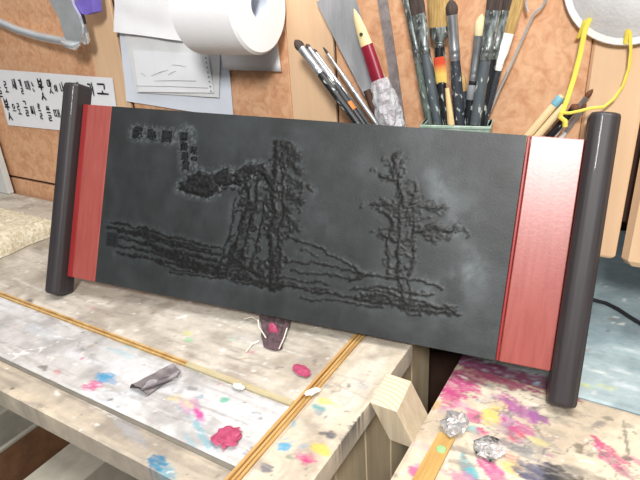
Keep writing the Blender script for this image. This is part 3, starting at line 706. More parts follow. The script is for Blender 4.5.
JONG = [''] + 'ㄱ ㄲ ㄳ ㄴ ㄵ ㄶ ㄷ ㄹ ㄺ ㄻ ㄼ ㄽ ㄾ ㄿ ㅀ ㅁ ㅂ ㅄ ㅅ ㅆ ㅇ ㅈ ㅊ ㅋ ㅌ ㅍ ㅎ'.split()
VERT = {'ㅏ': [[(.3, 1), (.3, 0)], [(.3, .5), (1, .5)]], 'ㅐ': [[(.2, 1), (.2, 0)], [(.2, .5), (.8, .5)], [(.8, 1), (.8, 0)]], 'ㅔ': [[(0, .5), (.4, .5)], [(.4, 1), (.4, 0)], [(.9, 1), (.9, 0)]], 'ㅣ': [[(.5, 1), (.5, 0)]]}
HORZ = {'ㅗ': [[(.5, 1), (.5, .2)], [(0, .2), (1, .2)]], 'ㅜ': [[(0, .8), (1, .8)], [(.5, .8), (.5, 0)]], 'ㅡ': [[(0, .5), (1, .5)]]}
def syllable(ch):
    k = ord(ch) - 0xAC00
    c, ju, jo = CHO[k // 588], JUNG[(k % 588) // 28], JONG[k % 28]
    out = []
    def put(st, x0, x1, y0, y1):
        for s in st: out.append([(x0 + x * (x1 - x0), y0 + y * (y1 - y0)) for x, y in s])
    lo = .46 if jo else .05
    if ju in VERT:
        put(JC[c], .02, .55, lo, .95); put(VERT[ju], .6, 1.0, lo - .04, 1.0)
    else:
        hm = lo + (1 - lo) * .36
        put(JC[c], .15, .85, hm + .04, 1.0); put(HORZ[ju], .0, 1.0, lo - .02, hm)
    if jo: put(JC[jo], .12, .92, -.02, .36)
    return out
lt = MB()
for ch, a, b_, wd in ([('글',(-1.0906,0.98),(-1.0772,0.9489),0.9),('로',(-1.0657,0.978),(-1.0541,0.9564),0.8),('새',(-1.0376,0.9834),(-1.0252,0.9639),0.8),('길',(-1.0156,0.984),(-1.0067,0.9574),0.8),('때',(-0.9969,0.9819),(-0.9838,0.9646),0.7),('는',(-0.978,0.9807),(-0.9711,0.9633),0.7),('붓',(-0.9593,0.9864),(-0.9439,0.9486),1.2),('맛',(-0.9308,0.9864),(-0.9189,0.9611),0.85),('이',(-0.9135,0.9776),(-0.9051,0.9642),0.7),('나',(-0.8964,0.9823),(-0.8873,0.9641),0.8),('게',(-0.8793,0.9812),(-0.8675,0.9632),0.8),('새',(-0.8585,0.9835),(-0.8454,0.9625),0.9),('기',(-0.8236,0.9838),(-0.8087,0.9616),1.0),('고',(-0.8027,0.9828),(-0.7745,0.9647),1.0),('붓',(-1.082,0.9458),(-1.0666,0.9047),1.2),('으',(-1.059,0.9366),(-1.0478,0.9202),0.8),('로',(-1.0438,0.9383),(-1.0321,0.9164),0.8),('글',(-1.0207,0.9441),(-1.0085,0.9169),0.9),('씨',(-1.001,0.9368),(-0.9877,0.9191),0.8),('를',(-0.9781,0.9407),(-0.969,0.9138),0.85),('쓸',(-0.9541,0.9383),(-0.9419,0.9119),0.85),('때',(-0.9328,0.9341),(-0.9162,0.919),0.8)]):
    for st in syllable(ch):
        pts = [(a[0] + x * (b_[0] - a[0]), b_[1] + y * (a[1] - b_[1])) for x, y in st]
        fine_ = []
        for i in range(len(pts) - 1):
            for q in range(3):
                fine_.append(tuple(Vector(pts[i]).lerp(Vector(pts[i + 1]), q / 3)))
        fine_.append(pts[-1])
        ribbon(lt, fine_, .00150 * wd, lambda x, z, o: wp(x, z, .0024 + o), 0)
lt.build('lettering', M['ink'], kor)

# ------------------------------------------------------------------ wall: pinned papers
sheet('paper_sheet', M['paper_blue'], [(-0.7109,1.1366),(-0.5097,1.1326),(-0.5199,0.9434),(-0.7367,0.9568)], 'large bluish white sheet pinned to the wall behind the other papers', 'paper', off=.0004, curl=.002, seed=2)
np1 = sheet('notepad_page', M['paper_grey'], [(-0.7088,1.0662),(-0.5254,1.0407),(-0.539,0.972),(-0.705,0.9723)], 'pale grey paper sleeve showing between the bluish sheet and the small perforated slip', 'paper', off=.0034, curl=.0015, seed=3)
np2 = sheet('receipt_slip', M['paper_white'], [(-0.694,1.0349),(-0.5469,1.0302),(-0.5452,0.9787),(-0.6978,0.9741)], 'small perforated note slip with faint pencil marks under the toilet roll', 'paper', off=.0062, curl=.001, seed=4)
b = MB()
for (x0, y0, x1, y1) in [(-0.6631,0.9991,-0.6258,1.0086),(-0.6274,1.0015,-0.6101,1.0075),(-0.6586,0.9919,-0.5741,0.9944),(-0.6997,0.9832,-0.5532,0.9854),(-0.6161,1.0158,-0.5893,1.0135),(-0.6834,1.003,-0.6742,0.9974)]:
    ribbon(b, [(x0, y0), ((x0 + x1) / 2, (y0 + y1) / 2 + .0006), (x1, y1)], .0003, lambda x, z, o: wp(x, z, .0080))
for k in range(8):
    q = Vector((-0.5503,1.0262)).lerp(Vector((-0.5493,0.9813)), k / 7)
    b.add([wp(q.x + dx, q.y + dz, .0080) for dx, dz in ((-.0012, -.001), (.0012, -.001), (.0012, .001), (-.0012, .001))], [(0, 1, 2, 3)])
b.build('pencil_marks', M['paint_grey'], np2)
sheet('paper_towel', M['tissue'], [(-0.694,1.1435),(-0.5725,1.1363),(-0.5876,1.0487),(-0.7232,1.0621)], 'plain white tissue sheet pinned high on the wall left of the toilet roll', 'paper', off=.008, curl=.004, seed=5)

# toilet roll
RC = Vector((-0.4125,0.556,1.0918)); RR = .054
xr0, xr1 = -0.5026, RC.x
roll = empty('toilet_roll', (xr1, RC.y, RC.z - RR), 'white toilet paper roll hanging against the wall at the top', 'toilet roll')
Mx = Matrix.Translation((xr0, RC.y, RC.z)) @ Matrix.Rotation(math.pi / 2, 4, 'Y')
LR = xr1 - xr0
b = MB(); b.lathe([(.0165, 0), (RR - .002, 0), (RR, .002), (RR, LR - .003), (RR - .003, LR), (.0165, LR), (.0165, 0)], 64, cap=False, M=Mx)
child(b.build('paper_body', M['tissue'], None, True), roll)
b = MB(); b.lathe([(.0162, .001), (.0162, LR - .001), (.0152, LR - .001), (.0152, .001), (.0162, .001)], 32, cap=False, M=Mx)
child(b.build('core_tube', M['paper_blue'], None, True), roll)
b = MB(); pp = []
for q in range(13):
    t = q / 12
    pp.append((YW - .006 - .004 * math.sin(t * 3), RC.z + .02 - t * 0.1016))
x0, x1 = -0.5232, -0.4279
b.add([(x0, y, z) for y, z in pp] + [(x1, y, z) for y, z in pp], [(i, i + 1, i + 14, i + 13) for i in range(12)])
tl = child(b.build('loose_sheet', M['tissue'], None, True), roll)
md = tl.modifiers.new('th', 'SOLIDIFY'); md.thickness = .0006

# ------------------------------------------------------------------ chrome clip, upper left
yc = .585
clip = empty('metal_clip', (-0.788,0.585,1.0453), 'chrome spring clip with a bent bracket and long rod on the wall at upper left', 'clip')
b = MB(); b.tube([(-1.0806,0.6,1.1058),(-0.9982,0.598,1.0812),(-0.948,0.595,1.068),(-0.8851,0.59,1.0578),(-0.8353,0.586,1.0526),(-0.8028,0.583,1.0499)], .0068, 12)
child(b.build('rod', M['chrome'], None, True), clip)
b = MB()
pL = [(-0.8229,0.575,1.1219),(-0.8131,0.575,1.0994),(-0.8031,0.574,1.0852),(-0.8007,0.573,1.0697),(-0.7973,0.572,1.0569),(-0.7968,0.574,1.0465)]
pR = [(-0.7688,0.575,1.1223),(-0.7652,0.575,1.102),(-0.7559,0.574,1.0869),(-0.7528,0.573,1.0732),(-0.7566,0.572,1.0594),(-0.7731,0.574,1.0465)]
n_ = len(pL)
b.add(list(pL) + list(pR) + [(x, y + .004, z) for x, y, z in pL] + [(x, y + .004, z) for x, y, z in pR],
      [(i, i + 1, n_ + i + 1, n_ + i) for i in range(n_ - 1)] + [(2 * n_ + i + 1, 2 * n_ + i, 3 * n_ + i, 3 * n_ + i + 1) for i in range(n_ - 1)]
      + [(i + 1, i, 2 * n_ + i, 2 * n_ + i + 1) for i in range(n_ - 1)] + [(n_ + i, n_ + i + 1, 3 * n_ + i + 1, 3 * n_ + i) for i in range(n_ - 1)] + [(n_ - 1, 3 * n_ - 1, 4 * n_ - 1, 2 * n_ - 1)])
child(b.build('bracket', M['chrome'], None, True), clip)
b = MB(); b.tube([(-0.8068,0.572,1.0511),(-0.7927,0.571,1.0469),(-0.7769,0.571,1.0447),(-0.7689,0.573,1.0481)], [.003, .0055, .0055, .003], 12)
child(b.build('jaw', M['chrome'], None, True), clip)
b = MB(); b.tube([(-0.7631,0.582,1.0892),(-0.7625,0.582,1.0754)], .0058, 16)
child(b.build('collar', M['dark_plastic'], None, True), clip)
b = MB(); b.tube([(-0.7625,0.582,1.0754),(-0.7631,0.582,1.0641)], .0056, 16)
child(b.build('spring_barrel', M['steel'], None, True), clip)
b = MB(); b.tube([(-0.7631,0.582,1.0641),(-0.7643,0.582,1.0514),(-0.7647,0.582,1.0471)], [.0064, .0066, .004], 16)
child(b.build('end_cap', M['chrome'], None, True), clip)
b = MB(); c4 = [(-0.762,0.58,1.1218),(-0.726,0.58,1.1176),(-0.7308,0.58,1.0913),(-0.7476,0.58,1.0876),(-0.7708,0.58,1.0923)]
b.add(list(c4) + [(x, y + .016, z) for x, y, z in c4], [(4, 3, 2, 1, 0), (5, 6, 7, 8, 9)] + [(i, (i + 1) % 5, 5 + (i + 1) % 5, 5 + i) for i in range(5)])
child(b.build('purple_grip', M['purple_plastic']), clip)

# ------------------------------------------------------------------ brushes
def axis_matrix(a, b_, roll=0.0):
    a = Vector(a); b_ = Vector(b_); z = (b_ - a).normalized()
    x = Vector((1, 0, 0)); x = (x - z * x.dot(z)).normalized(); y = z.cross(x)
    m = Matrix(((x.x, y.x, z.x, a.x), (x.y, y.y, z.y, a.y), (x.z, y.z, z.z, a.z), (0, 0, 0, 1)))
    return m @ Matrix.Rotation(roll, 4, 'Z'), (b_ - a).length
def foot_at(top, rim, z=None, x=None):
    t, r_ = Vector(top), Vector(rim); d = r_ - t
    k = (z - t.z) / d.z
    if x is not None: k = min(k, (x - t.x) / d.x) if d.x * (x - t.x) > 0 else k
    return t + d * k
def brush(label, top, rim, rad, ferr, bris, hm, fm, bm, foot_z=.8512, kind='round', br=1.0, group=None, bands=(), foot_x=None, tail=.55, name='paint_brush', fr=.85, cat='brush'):
    """ferr / bris: lengths in metres measured down from the tip"""
    foot = foot_at(top, rim, foot_z, foot_x)
    if group and 'green pot' in group:
        lx = (foot.x - pa.x) / pe.x; lx = min(max(lx, .007), pwid - .007)
        ly = min(max((rim[1] - pa.y - pe.y * lx / 1.0) + 0.0, .0065), pd - .0065)
        q_ = pa + pe * lx + pdir * ly
        foot = Vector((q_.x, q_.y, foot.z))
    Mx, Ln = axis_matrix(foot, top)
    ro = empty(name, None, label, cat, group, Mx)
    zf1 = Ln - bris; zf0 = zf1 - ferr
    hl = max(zf0, .02)
    sx, sy = (1.0, 1.0) if kind == 'round' else (1.0, .38)
    b = MB(); b.lathe([(rad * tail * .6, 0), (rad * tail, hl * .03), (rad * (.5 + tail / 2), hl * .4), (rad, hl * .78), (rad * .96, hl * .92), (rad * fr * .98, hl + .0005)], 14)
    h = b.build('handle', hm, ro, True)
    for (z0, z1, m_) in bands:
        bb = MB(); bb.lathe([(rad * 1.03, Ln - z1), (rad * 1.06, Ln - z1 + .0003), (rad * 1.06, Ln - z0 - .0003), (rad * 1.03, Ln - z0)], 14, cap=False)
        bb.build('paint_band', m_, h, True)
    if ferr > 0:
        f0 = rad * fr
        e = rad * br
        b = MB(); q = ferr
        pf = [(f0 * 1.06, hl), (f0 * 1.06, hl + q * .05), (f0 * 1.16, hl + q * .09), (f0 * 1.06, hl + q * .13), (f0 * 1.06, hl + q * .18), (f0 * 1.15, hl + q * .22), (f0 * 1.05, hl + q * .26)]
        if kind == 'round':
            pf += [(f0 * .6 + e * .42, hl + q * .6), (e, hl + q)]
            b.lathe(pf, 16)
        else:
            vs = []; NN_ = 16
            for (r_, z) in pf + [(e * .9, hl + q * .5), (e, hl + q)]:
                k = min(1, max(0, (z - hl - q * .2) / (q * .4)))
                for j in range(NN_):
                    th = 2 * math.pi * j / NN_
                    cx, cy = math.cos(th), math.sin(th)
                    px_ = abs(cx) ** (1 - .5 * k) * (1 if cx > 0 else -1)
                    vs.append((r_ * px_, r_ * cy * (1 - .66 * k), z))
            m_ = len(vs) // NN_
            b.add(vs, [(i * NN_ + j, i * NN_ + (j + 1) % NN_, (i + 1) * NN_ + (j + 1) % NN_, (i + 1) * NN_ + j) for i in range(m_ - 1) for j in range(NN_)] + [tuple(range((m_ - 1) * NN_, m_ * NN_))])
        b.build('ferrule', fm, ro, True)
    if bris > 0:
        e = rad * br; z0 = zf1 - .0008
        b = MB()
        if kind == 'round':
            b.lathe([(e * .94, z0), (e * 1.12, z0 + bris * .3), (e * 1.1, z0 + bris * .55), (e * .72, z0 + bris * .85), (e * .12, z0 + bris + .0008)], 16)
        else:
            b.lathe([(e * .98, z0), (e * 1.08, z0 + bris * .4), (e * 1.06, z0 + bris * .85), (e * .9, z0 + bris + .0008)], 16, sy=.34)
        b.build('bristles', bm, ro, True)
    return ro

# green pot on the ledge
pa, pb = Vector((-0.2176,0.559,0.9677)), Vector((-0.1479,0.5715,0.9676))
pe = Vector((pb.x - pa.x, pb.y - pa.y, 0)); pwid = pe.length; pe.normalize()
pdir = Vector((-pe.y, pe.x, 0))
pot = empty('brush_pot', None, 'pale green square pot holding upright paint brushes behind the board', 'pot', M=Matrix(((pe.x, pdir.x, 0, pa.x), (pe.y, pdir.y, 0, pa.y), (0, 0, 1, .8503), (0, 0, 0, 1))))
pz = (pa.z + pb.z) / 2 - .8503; pd = .031; t_ = .0025
b = MB()
b.box(0, pwid, 0, pd, 0, .003, .001)
b.box(0, pwid, 0, t_, .0031, pz); b.box(0, pwid, pd - t_, pd, .0031, pz)
b.box(0, t_, t_, pd - t_, .0031, pz); b.box(pwid - t_, pwid, t_, pd - t_, .0031, pz)
b.build('pot_body', M['pot_green'], pot)
b = MB()
for q in ((-.001, pwid + .001, -.001, .003), (-.001, pwid + .001, pd - .003, pd + .001), (-.001, .003, .0031, pd - .0031), (pwid - .003, pwid + .001, .0031, pd - .0031)):
    b.box(*q, pz - .0035, pz, .0008)
b.build('rim', M['pot_green'], pot)

g1 = 'paint brushes standing in the green pot'
FX = (-.206, -.152)
brush('paint brush with a weathered greenish handle, leftmost in the green pot', (-0.2538,0.594,1.1141), (-0.2164,0.586,0.9621), .0052, .068, .022, M['handle_green'], M['ferrule_dirty'], M['bristle_dark'], .8545, br=1.1, group=g1)
brush('flat slate brush with a short dark brown tuft, second from left in the green pot', (-0.2379,0.588,1.0948), (-0.2059,0.579,0.9645), .0058, .040, .020, M['handle_slate'], M['ferrule_dirty'], M['bristle_dark'], .8545, 'flat', br=1.35, group=g1)
brush('wide flat brush with tan bristles and crimped ferrule behind the others in the green pot', (-0.218,0.6,1.1065), (-0.2042,0.597,0.9605), .0060, .020, .045, M['handle_black'], M['ferrule_dirty'], M['bristle_tan'], .8545, 'flat', br=1.85, group=g1)
brush('small brush with an orange tipped head, lowest in the green pot', (-0.2081,0.582,1.0338), (-0.1963,0.574,0.9663), .0048, .0, .026, M['handle_black'], M['ferrule'], M['bristle_orange'], .8545, 'flat', br=1.25, group=g1)
brush('slate round brush with a dark brown tuft above a silver ferrule in the green pot', (-0.1982,0.584,1.0888), (-0.1816,0.574,0.9673), .0058, .044, .015, M['handle_specked'], M['ferrule'], M['bristle_dark'], .8545, br=.95, group=g1)
brush('short specked black brush at the middle of the green pot', (-0.1858,0.591,1.0178), (-0.1777,0.584,0.9653), .0040, .0, .020, M['handle_specked'], M['ferrule'], M['bristle_tan'], .8545, br=.8, group=g1)
brush('round brush with a cream oval head and grey handle band in the green pot', (-0.1687,0.592,1.0736), (-0.174,0.579,0.9667), .0050, .044, .020, M['handle_black'], M['ferrule'], M['bristle_cream'], .8545, br=1.05, group=g1, bands=((.068, .083, M['paint_grey']),))
brush('large slate flat brush with mottled ferrule, left of the two tallest dark brushes', (-0.1536,0.588,1.1069), (-0.1649,0.573,0.9687), .0060, .046, .030, M['handle_slate'], M['ferrule_dirty'], M['bristle_dark'], .8545, 'flat', br=1.25, group=g1)
brush('large black flat brush with mottled ferrule, right of the two tallest dark brushes', (-0.1467,0.598,1.1063), (-0.1617,0.588,0.9655), .0056, .046, .030, M['handle_black'], M['ferrule_dirty'], M['bristle_dark'], .8545, 'flat', br=1.25, group=g1)
brush('black brush with a white painted collar and tan bristles, rightmost in the green pot', (-0.1371,0.599,1.0884), (-0.1589,0.597,0.9636), .0044, .036, .034, M['handle_specked'], M['paint_white'], M['bristle_tan'], .8545, 'flat', br=1.4, group=g1)
# plain wooden stick
ft = foot_at((-0.195,0.5725,1.0043), (-0.1882,0.5695,0.9679), .8545)
Mx, Ln = axis_matrix(ft, (-0.195,0.5725,1.0043))
st = MB(); st.lathe([(.0042, 0), (.0044, .004), (.0042, Ln * .7), (.0022, Ln)], 10)
o = st.build('wooden_stick', M['handle_wood'], None, True); o.matrix_world = Mx
tag(o, 'plain pale wooden stick among the brushes in the green pot', 'stick')
# wire tool with looped end
b = MB()
wpts = [(-0.1647,0.597,0.9545),(-0.1582,0.597,0.9701),(-0.1484,0.599,0.9994),(-0.1388,0.601,1.0242),(-0.1306,0.603,1.0479),(-0.1248,0.604,1.0644),(-0.121,0.604,1.0734),(-0.115,0.604,1.0776),(-0.1113,0.604,1.0854),(-0.1124,0.604,1.0958),(-0.1194,0.604,1.103),(-0.1274,0.604,1.1017),(-0.131,0.604,1.0914),(-0.1305,0.604,1.0808),(-0.1275,0.604,1.0735)]
p0, p1 = Vector(wpts[0]), Vector(wpts[1])
ft = p1 + (p0 - p1) * ((.8516 - p1.z) / (p0.z - p1.z))
b.tube([tuple(ft)] + list(wpts), .0014, 8)
o = b.build('wire_loop_tool', M['chrome'], None, True)
tag(o, 'thin bent steel wire tool with a looped end leaning right of the green pot', 'tool')

# ------------------------------------------------------------------ left holder with palette tools
tin = empty('tool_tin', (-.27, .567, .85), 'grey tin behind the board holding slanting brushes and palette knives', 'tin')
b = MB(); tx0, tx1, ty0, ty1 = -.330, -.2185, .5497, .606
b.box(tx0, tx1, ty0, ty1, .8503, .853); b.box(tx0, tx1, ty0, ty0 + .002, .8531, .935); b.box(tx0, tx1, ty1 - .002, ty1, .8531, .935)
b.box(tx0, tx0 + .002, ty0 + .002, ty1 - .002, .8531, .935); b.box(tx1 - .002, tx1, ty0 + .002, ty1 - .002, .8531, .935)
child(b.build('tin_body', M['tin']), tin)
g2 = 'slanting brushes left of the spatula'
FXM = -.238
brush('round black brush with a fluffy dark grey head, leftmost of the slanting bundle', (-0.379,0.572,1.0523), (-0.2912,0.56,0.9607), .0050, .038, .013, M['handle_black'], M['ferrule'], M['bristle_dark'], .855, br=1.0, group=g2, foot_x=FXM)
brush('slim silver ferruled brush beside the fluffy headed one in the slanting bundle', (-0.3693,0.58,1.047), (-0.2911,0.57,0.9606), .0040, .050, .006, M['handle_black'], M['ferrule'], M['bristle_dark'], .855, br=.7, group=g2, foot_x=FXM, bands=((.086, .097, M['paint_orange']),))
brush('long silver brush in the middle of the slanting bundle', (-0.3657,0.589,1.0403), (-0.2895,0.582,0.9533), .0034, .062, .006, M['handle_slate'], M['ferrule'], M['bristle_dark'], .855, br=.7, group=g2, foot_x=FXM)
brush('thin pointed grey brush nearest the spatula in the slanting bundle', (-0.356,0.596,1.0418), (-0.2817,0.59,0.9531), .0030, .058, .010, M['steel'], M['ferrule'], M['bristle_dark'], .855, br=.5, group=g2, foot_x=FXM)
def flat_tool(pts, y, th, off=0):
    """outline given as wall-plane points at depth y, thickened"""
    n_ = len(pts)
    b = MB()
    b.add([tuple(p) for p in pts] + [(p[0], p[1] + th, p[2]) for p in pts], [tuple(range(n_)), tuple(reversed(range(n_, 2 * n_)))] + [((i + 1) % n_, i, n_ + i, n_ + (i + 1) % n_) for i in range(n_)])
    return b
sp = empty('spatula', (-0.2887,0.602,0.9522), 'broad steel spatula blade standing behind the red handled knife', 'spatula')
b = flat_tool([(-0.3673,0.6045,1.0907),(-0.3193,0.6045,1.1055),(-0.3072,0.603,1.07),(-0.2951,0.602,1.027),(-0.2928,0.601,0.9911),(-0.306,0.601,0.9859),(-0.3161,0.601,1.0042),(-0.3421,0.603,1.0466)], .6, .0012)
child(b.build('blade', M['steel']), sp)
b = MB(); b.tube([(-0.3019,0.601,0.9931),(-0.2902,0.6,0.9658),(-0.2761,0.597,0.9363)] , [.0045, .0055, .006], 10)
child(b.build('handle', M['dark_wood'], None, True), sp)
kn = empty('palette_knife', (-0.2584,0.575,0.9434), 'red lacquered tool with a pointed cream end wrapped in clear plastic', 'tool')
b = MB(); kp = [(-0.3059,0.582,1.0828),(-0.3023,0.5815,1.0737),(-0.2975,0.581,1.0614),(-0.2907,0.58,1.0453)]
b.tube(kp, [.0008, .0042, .0062, .0074], 12, flat=.55, up=(0, 1, 0))
child(b.build('cream_tip', M['tool_cream'], None, True), kn)
kp2 = [(-0.2907,0.58,1.0453),(-0.2839,0.579,1.0281),(-0.2748,0.577,1.005),(-0.2623,0.573,0.9755),(-0.2525,0.57,0.9509)]
b = MB(); b.tube(kp2, [.0076, .0080, .0082, .0076, .007], 14, flat=.6, up=(0, 1, 0))
child(b.build('handle', M['red_lacquer'], None, True), kn)
b = MB(); b.tube([Vector((-0.2952,0.581,1.0572)) + Vector((0, q, 0)) for q in (-.0052, -.0030)], .0019, 12)
child(b.build('stud', M['stud_green'], None, True), kn)
b = MB(); nn_ = 26; rings = 16; vs = []
w0, w1 = Vector((-0.2742,0.576,1.0095)), Vector((-0.2537,0.57,0.9542))
ax_ = (w1 - w0).normalized(); s1 = Vector((0, 1, 0)); s1 = (s1 - ax_ * s1.dot(ax_)).normalized(); s2 = ax_.cross(s1)
for i in range(rings):
    t = i / (rings - 1)
    for j in range(nn_):
        th = 2 * math.pi * j / nn_
        rr = (.0098 + .0045 * math.sin(t * math.pi * .8)) * (1 + .28 * mnoise.noise((math.cos(th) * 2.6, math.sin(th) * 2.6, t * 7)))
        vs.append(w0.lerp(w1, t) + (s1 * math.cos(th) * .8 + s2 * math.sin(th)) * rr)
b.add(vs, [(i * nn_ + j, i * nn_ + (j + 1) % nn_, (i + 1) * nn_ + (j + 1) % nn_, (i + 1) * nn_ + j) for i in range(rings - 1) for j in range(nn_)])
child(b.build('plastic_wrap', M['wrap'], None, False), kn)
ru = flat_tool([(-0.2918,0.606,1.1041),(-0.2798,0.606,1.1036),(-0.267,0.606,1.0268),(-0.254,0.605,0.9457),(-0.2667,0.605,0.9423),(-0.2781,0.606,1.0267)], .6, .002)
o = ru.build('metal_strip', M['galvanised'])
tag(o, 'dull grey metal strip standing between the red tool and the green pot', 'strip')

# ------------------------------------------------------------------ bundle of brushes leaning right
g3 = 'slanting brushes tied with the yellow elastic'
brush('cream handled brush with a pale blue end, leftmost in the tied bundle', (-0.0874,0.603,0.9951), (-0.1156,0.597,0.953), .0040, .0, .0, M['handle_cream'], M['ferrule'], M['bristle_brown'], .852, group=g3, bands=((.001, .011, M['paint_blue']),), tail=.8)
brush('plain cream handled brush, second in the tied bundle', (-0.0838,0.5985,0.9864), (-0.1052,0.594,0.9546), .0036, .0, .0, M['handle_cream'], M['ferrule'], M['bristle_brown'], .852, group=g3, tail=.8)
brush('black handled brush in the middle of the tied bundle', (-0.0719,0.604,0.9879), (-0.0949,0.602,0.9534), .0040, .012, .006, M['handle_black'], M['handle_black'], M['bristle_brown'], .852, group=g3, tail=.8)
brush('thin white brush with a brown tip reaching furthest in the tied bundle', (-0.0606,0.606,1.0024), (-0.0908,0.606,0.9538), .0024, .020, .009, M['paint_white'], M['ferrule'], M['bristle_brown'], .852, group=g3, tail=.8)
brush('white and steel brush lying lowest in the tied bundle', (-0.0654,0.6105,0.9869), (-0.0837,0.6105,0.9522), .0026, .025, .008, M['paint_white'], M['ferrule'], M['bristle_brown'], .852, group=g3, tail=.8)

# ------------------------------------------------------------------ dust mask
mc = Vector((-0.0408,0.604,1.1004))
mk = empty('dust_mask', tuple(mc), 'white cup dust mask with yellow elastic hanging on the wall at upper right', 'mask')
Ms = Matrix.Translation((mc.x, YW - .0048, mc.z)) @ Matrix.Rotation(math.pi / 2, 4, 'X')
RM = .0575
b = MB(); b.lathe([(RM - .006, .0004), (RM, .0004), (RM + .001, .0022), (RM, .004), (RM - .006, .0046)], 48, sy=1.0, cap=False, M=Ms)
child(b.build('rim', M['mask_white'], None, True), mk)
b = MB(); b.lathe([(RM - .0055, .0035), (RM - .010, .006), (RM - .016, .010), (RM - .024, .015), (RM - .036, .019), (.012, .021), (.001, .0212)], 48, cap=True, M=Ms)
child(b.build('cup', M['mask_shell'], None, True), mk)
b = MB()
def band(pts, w=.0022):
    b.tube(pts, w, 8, flat=.35, up=(0, 1, 0))
band([(-0.0711,0.6,1.0672),(-0.074,0.6,1.0568),(-0.0756,0.601,1.0344),(-0.0781,0.6,1.0133),(-0.0815,0.597,0.9927),(-0.0842,0.594,0.9804)], .0023)
band([(-0.0837,0.591,0.9811),(-0.0763,0.59,0.9817),(-0.0677,0.59,0.9842),(-0.0577,0.592,0.9872),(-0.0482,0.6,0.987),(-0.0411,0.606,0.9938),(-0.0354,0.608,1.0058),(-0.0329,0.608,1.0223),(-0.0337,0.606,1.0385),(-0.0373,0.602,1.0587)], .0015)
band([(-0.0836,0.589,0.9825),(-0.0848,0.589,0.9775),(-0.0797,0.5885,0.974),(-0.0791,0.589,0.968)], .0024)
band([(-0.0751,0.6,1.0655),(-0.079,0.604,1.0512),(-0.0808,0.606,1.0492)], .0016)
band([(-0.0386,0.602,1.0571),(-0.0393,0.606,1.0438)], .002)
child(b.build('elastic_band', M['yellow_elastic'], None, True), mk)

# ------------------------------------------------------------------ things on the tables
# wooden block jammed between the tables
top = [(-.1935, .415), (-.1665, .414), (-.1615, .368), (-.1895, .368)]
b = MB()
b.add([(x + (.020 if z < .74 else 0), y, z) for z in (.712, .7502) for x, y in top], [(0, 1, 2, 3), (7, 6, 5, 4)] + [((i + 1) % 4, i, i + 4, (i + 1) % 4 + 4) for i in range(4)])
b.v = [(x + .16, y - .39, z - .7502) for x, y, z in b.v]
b.mi = [0, 1, 0, 0, 0, 0]
o = b.build('wood_block', [M['block_side'], M['wood_end']], loc=(-.16, .39, .7502))
bv = o.modifiers.new('edge', 'BEVEL'); bv.width = .001; bv.segments = 2
tag(o, 'pale sawn timber block wedged in the gap between the two tables', 'block')

def crumple(name, m, c, rx, ry, rz, label, cat, seed=0, nz=.5, freq=3.2, seg=22, ringn=14, group=None, rot=0):
    b = MB(); vs = []
    for i in range(ringn + 1):
        ph = math.pi * i / ringn
        for j in range(seg):
            th = 2 * math.pi * j / seg
            d = Vector((math.sin(ph) * math.cos(th), math.sin(ph) * math.sin(th), math.cos(ph)))
            k = 1 + nz * mnoise.noise(d * freq + Vector((seed * 3.1, seed, 0))) + nz * .4 * abs(mnoise.noise(d * freq * 2.5 + Vector((seed, 0, 5))))
            x, y, z = d.x * rx * k, d.y * ry * k, d.z * rz * k
            vs.append([x * math.cos(rot) - y * math.sin(rot), x * math.sin(rot) + y * math.cos(rot), z])
    zm = min(v[2] for v in vs) * .6
    vs = [(x + c[0], y + c[1], max(z, zm) - zm + c[2]) for x, y, z in vs]
    b.add(vs, [(i * seg + j, (i + 1) * seg + j, (i + 1) * seg + (j + 1) % seg, i * seg + (j + 1) % seg) for i in range(ringn) for j in range(seg)])
    o = b.build(name, m, None, False)
    return tag(o, label, cat, group)
crumple('paint_flake', M['pink_flake'], (-0.2799,0.2688,0.7506), .0115, .0115, .0028, 'large pink dried paint flake on the middle plank left of the brass strip', 'paint flake', 3, .45, 2.0)
crumple('paint_flake', M['pink_flake'], (-0.2711,0.3773,0.7506), .012, .006, .002, 'small pink dried paint flake on the back plank near the brass strip', 'paint flake', 5, .45, 2.2, rot=-.4)
crumple('foil_scrap', M['foil_silver'], (-0.1174,0.4034,0.7228), .0105, .015, .0038, 'crumpled shiny silver foil scrap at the end of the bamboo lath', 'foil', 7, .6, 4.5)
crumple('foil_scrap', M['foil_dark'], (-0.0818,0.3911,0.7204), .0125, .012, .003, 'flattened silver and black foil scrap beside the yellow paint stains', 'foil', 9, .5, 4.0, rot=.5)
crumple('putty_crumb', M['putty'], (-0.3132,0.3266,0.7516), .006, .003, .0022, 'white crumb lying on the pale joint strip', 'crumb', 11, .5)
crumple('putty_crumb', M['putty'], (-0.2427,0.3525,0.7526), .003, .008, .0022, 'white crumb stuck on the lengthwise brass strip', 'crumb', 13, .5, rot=-.6)
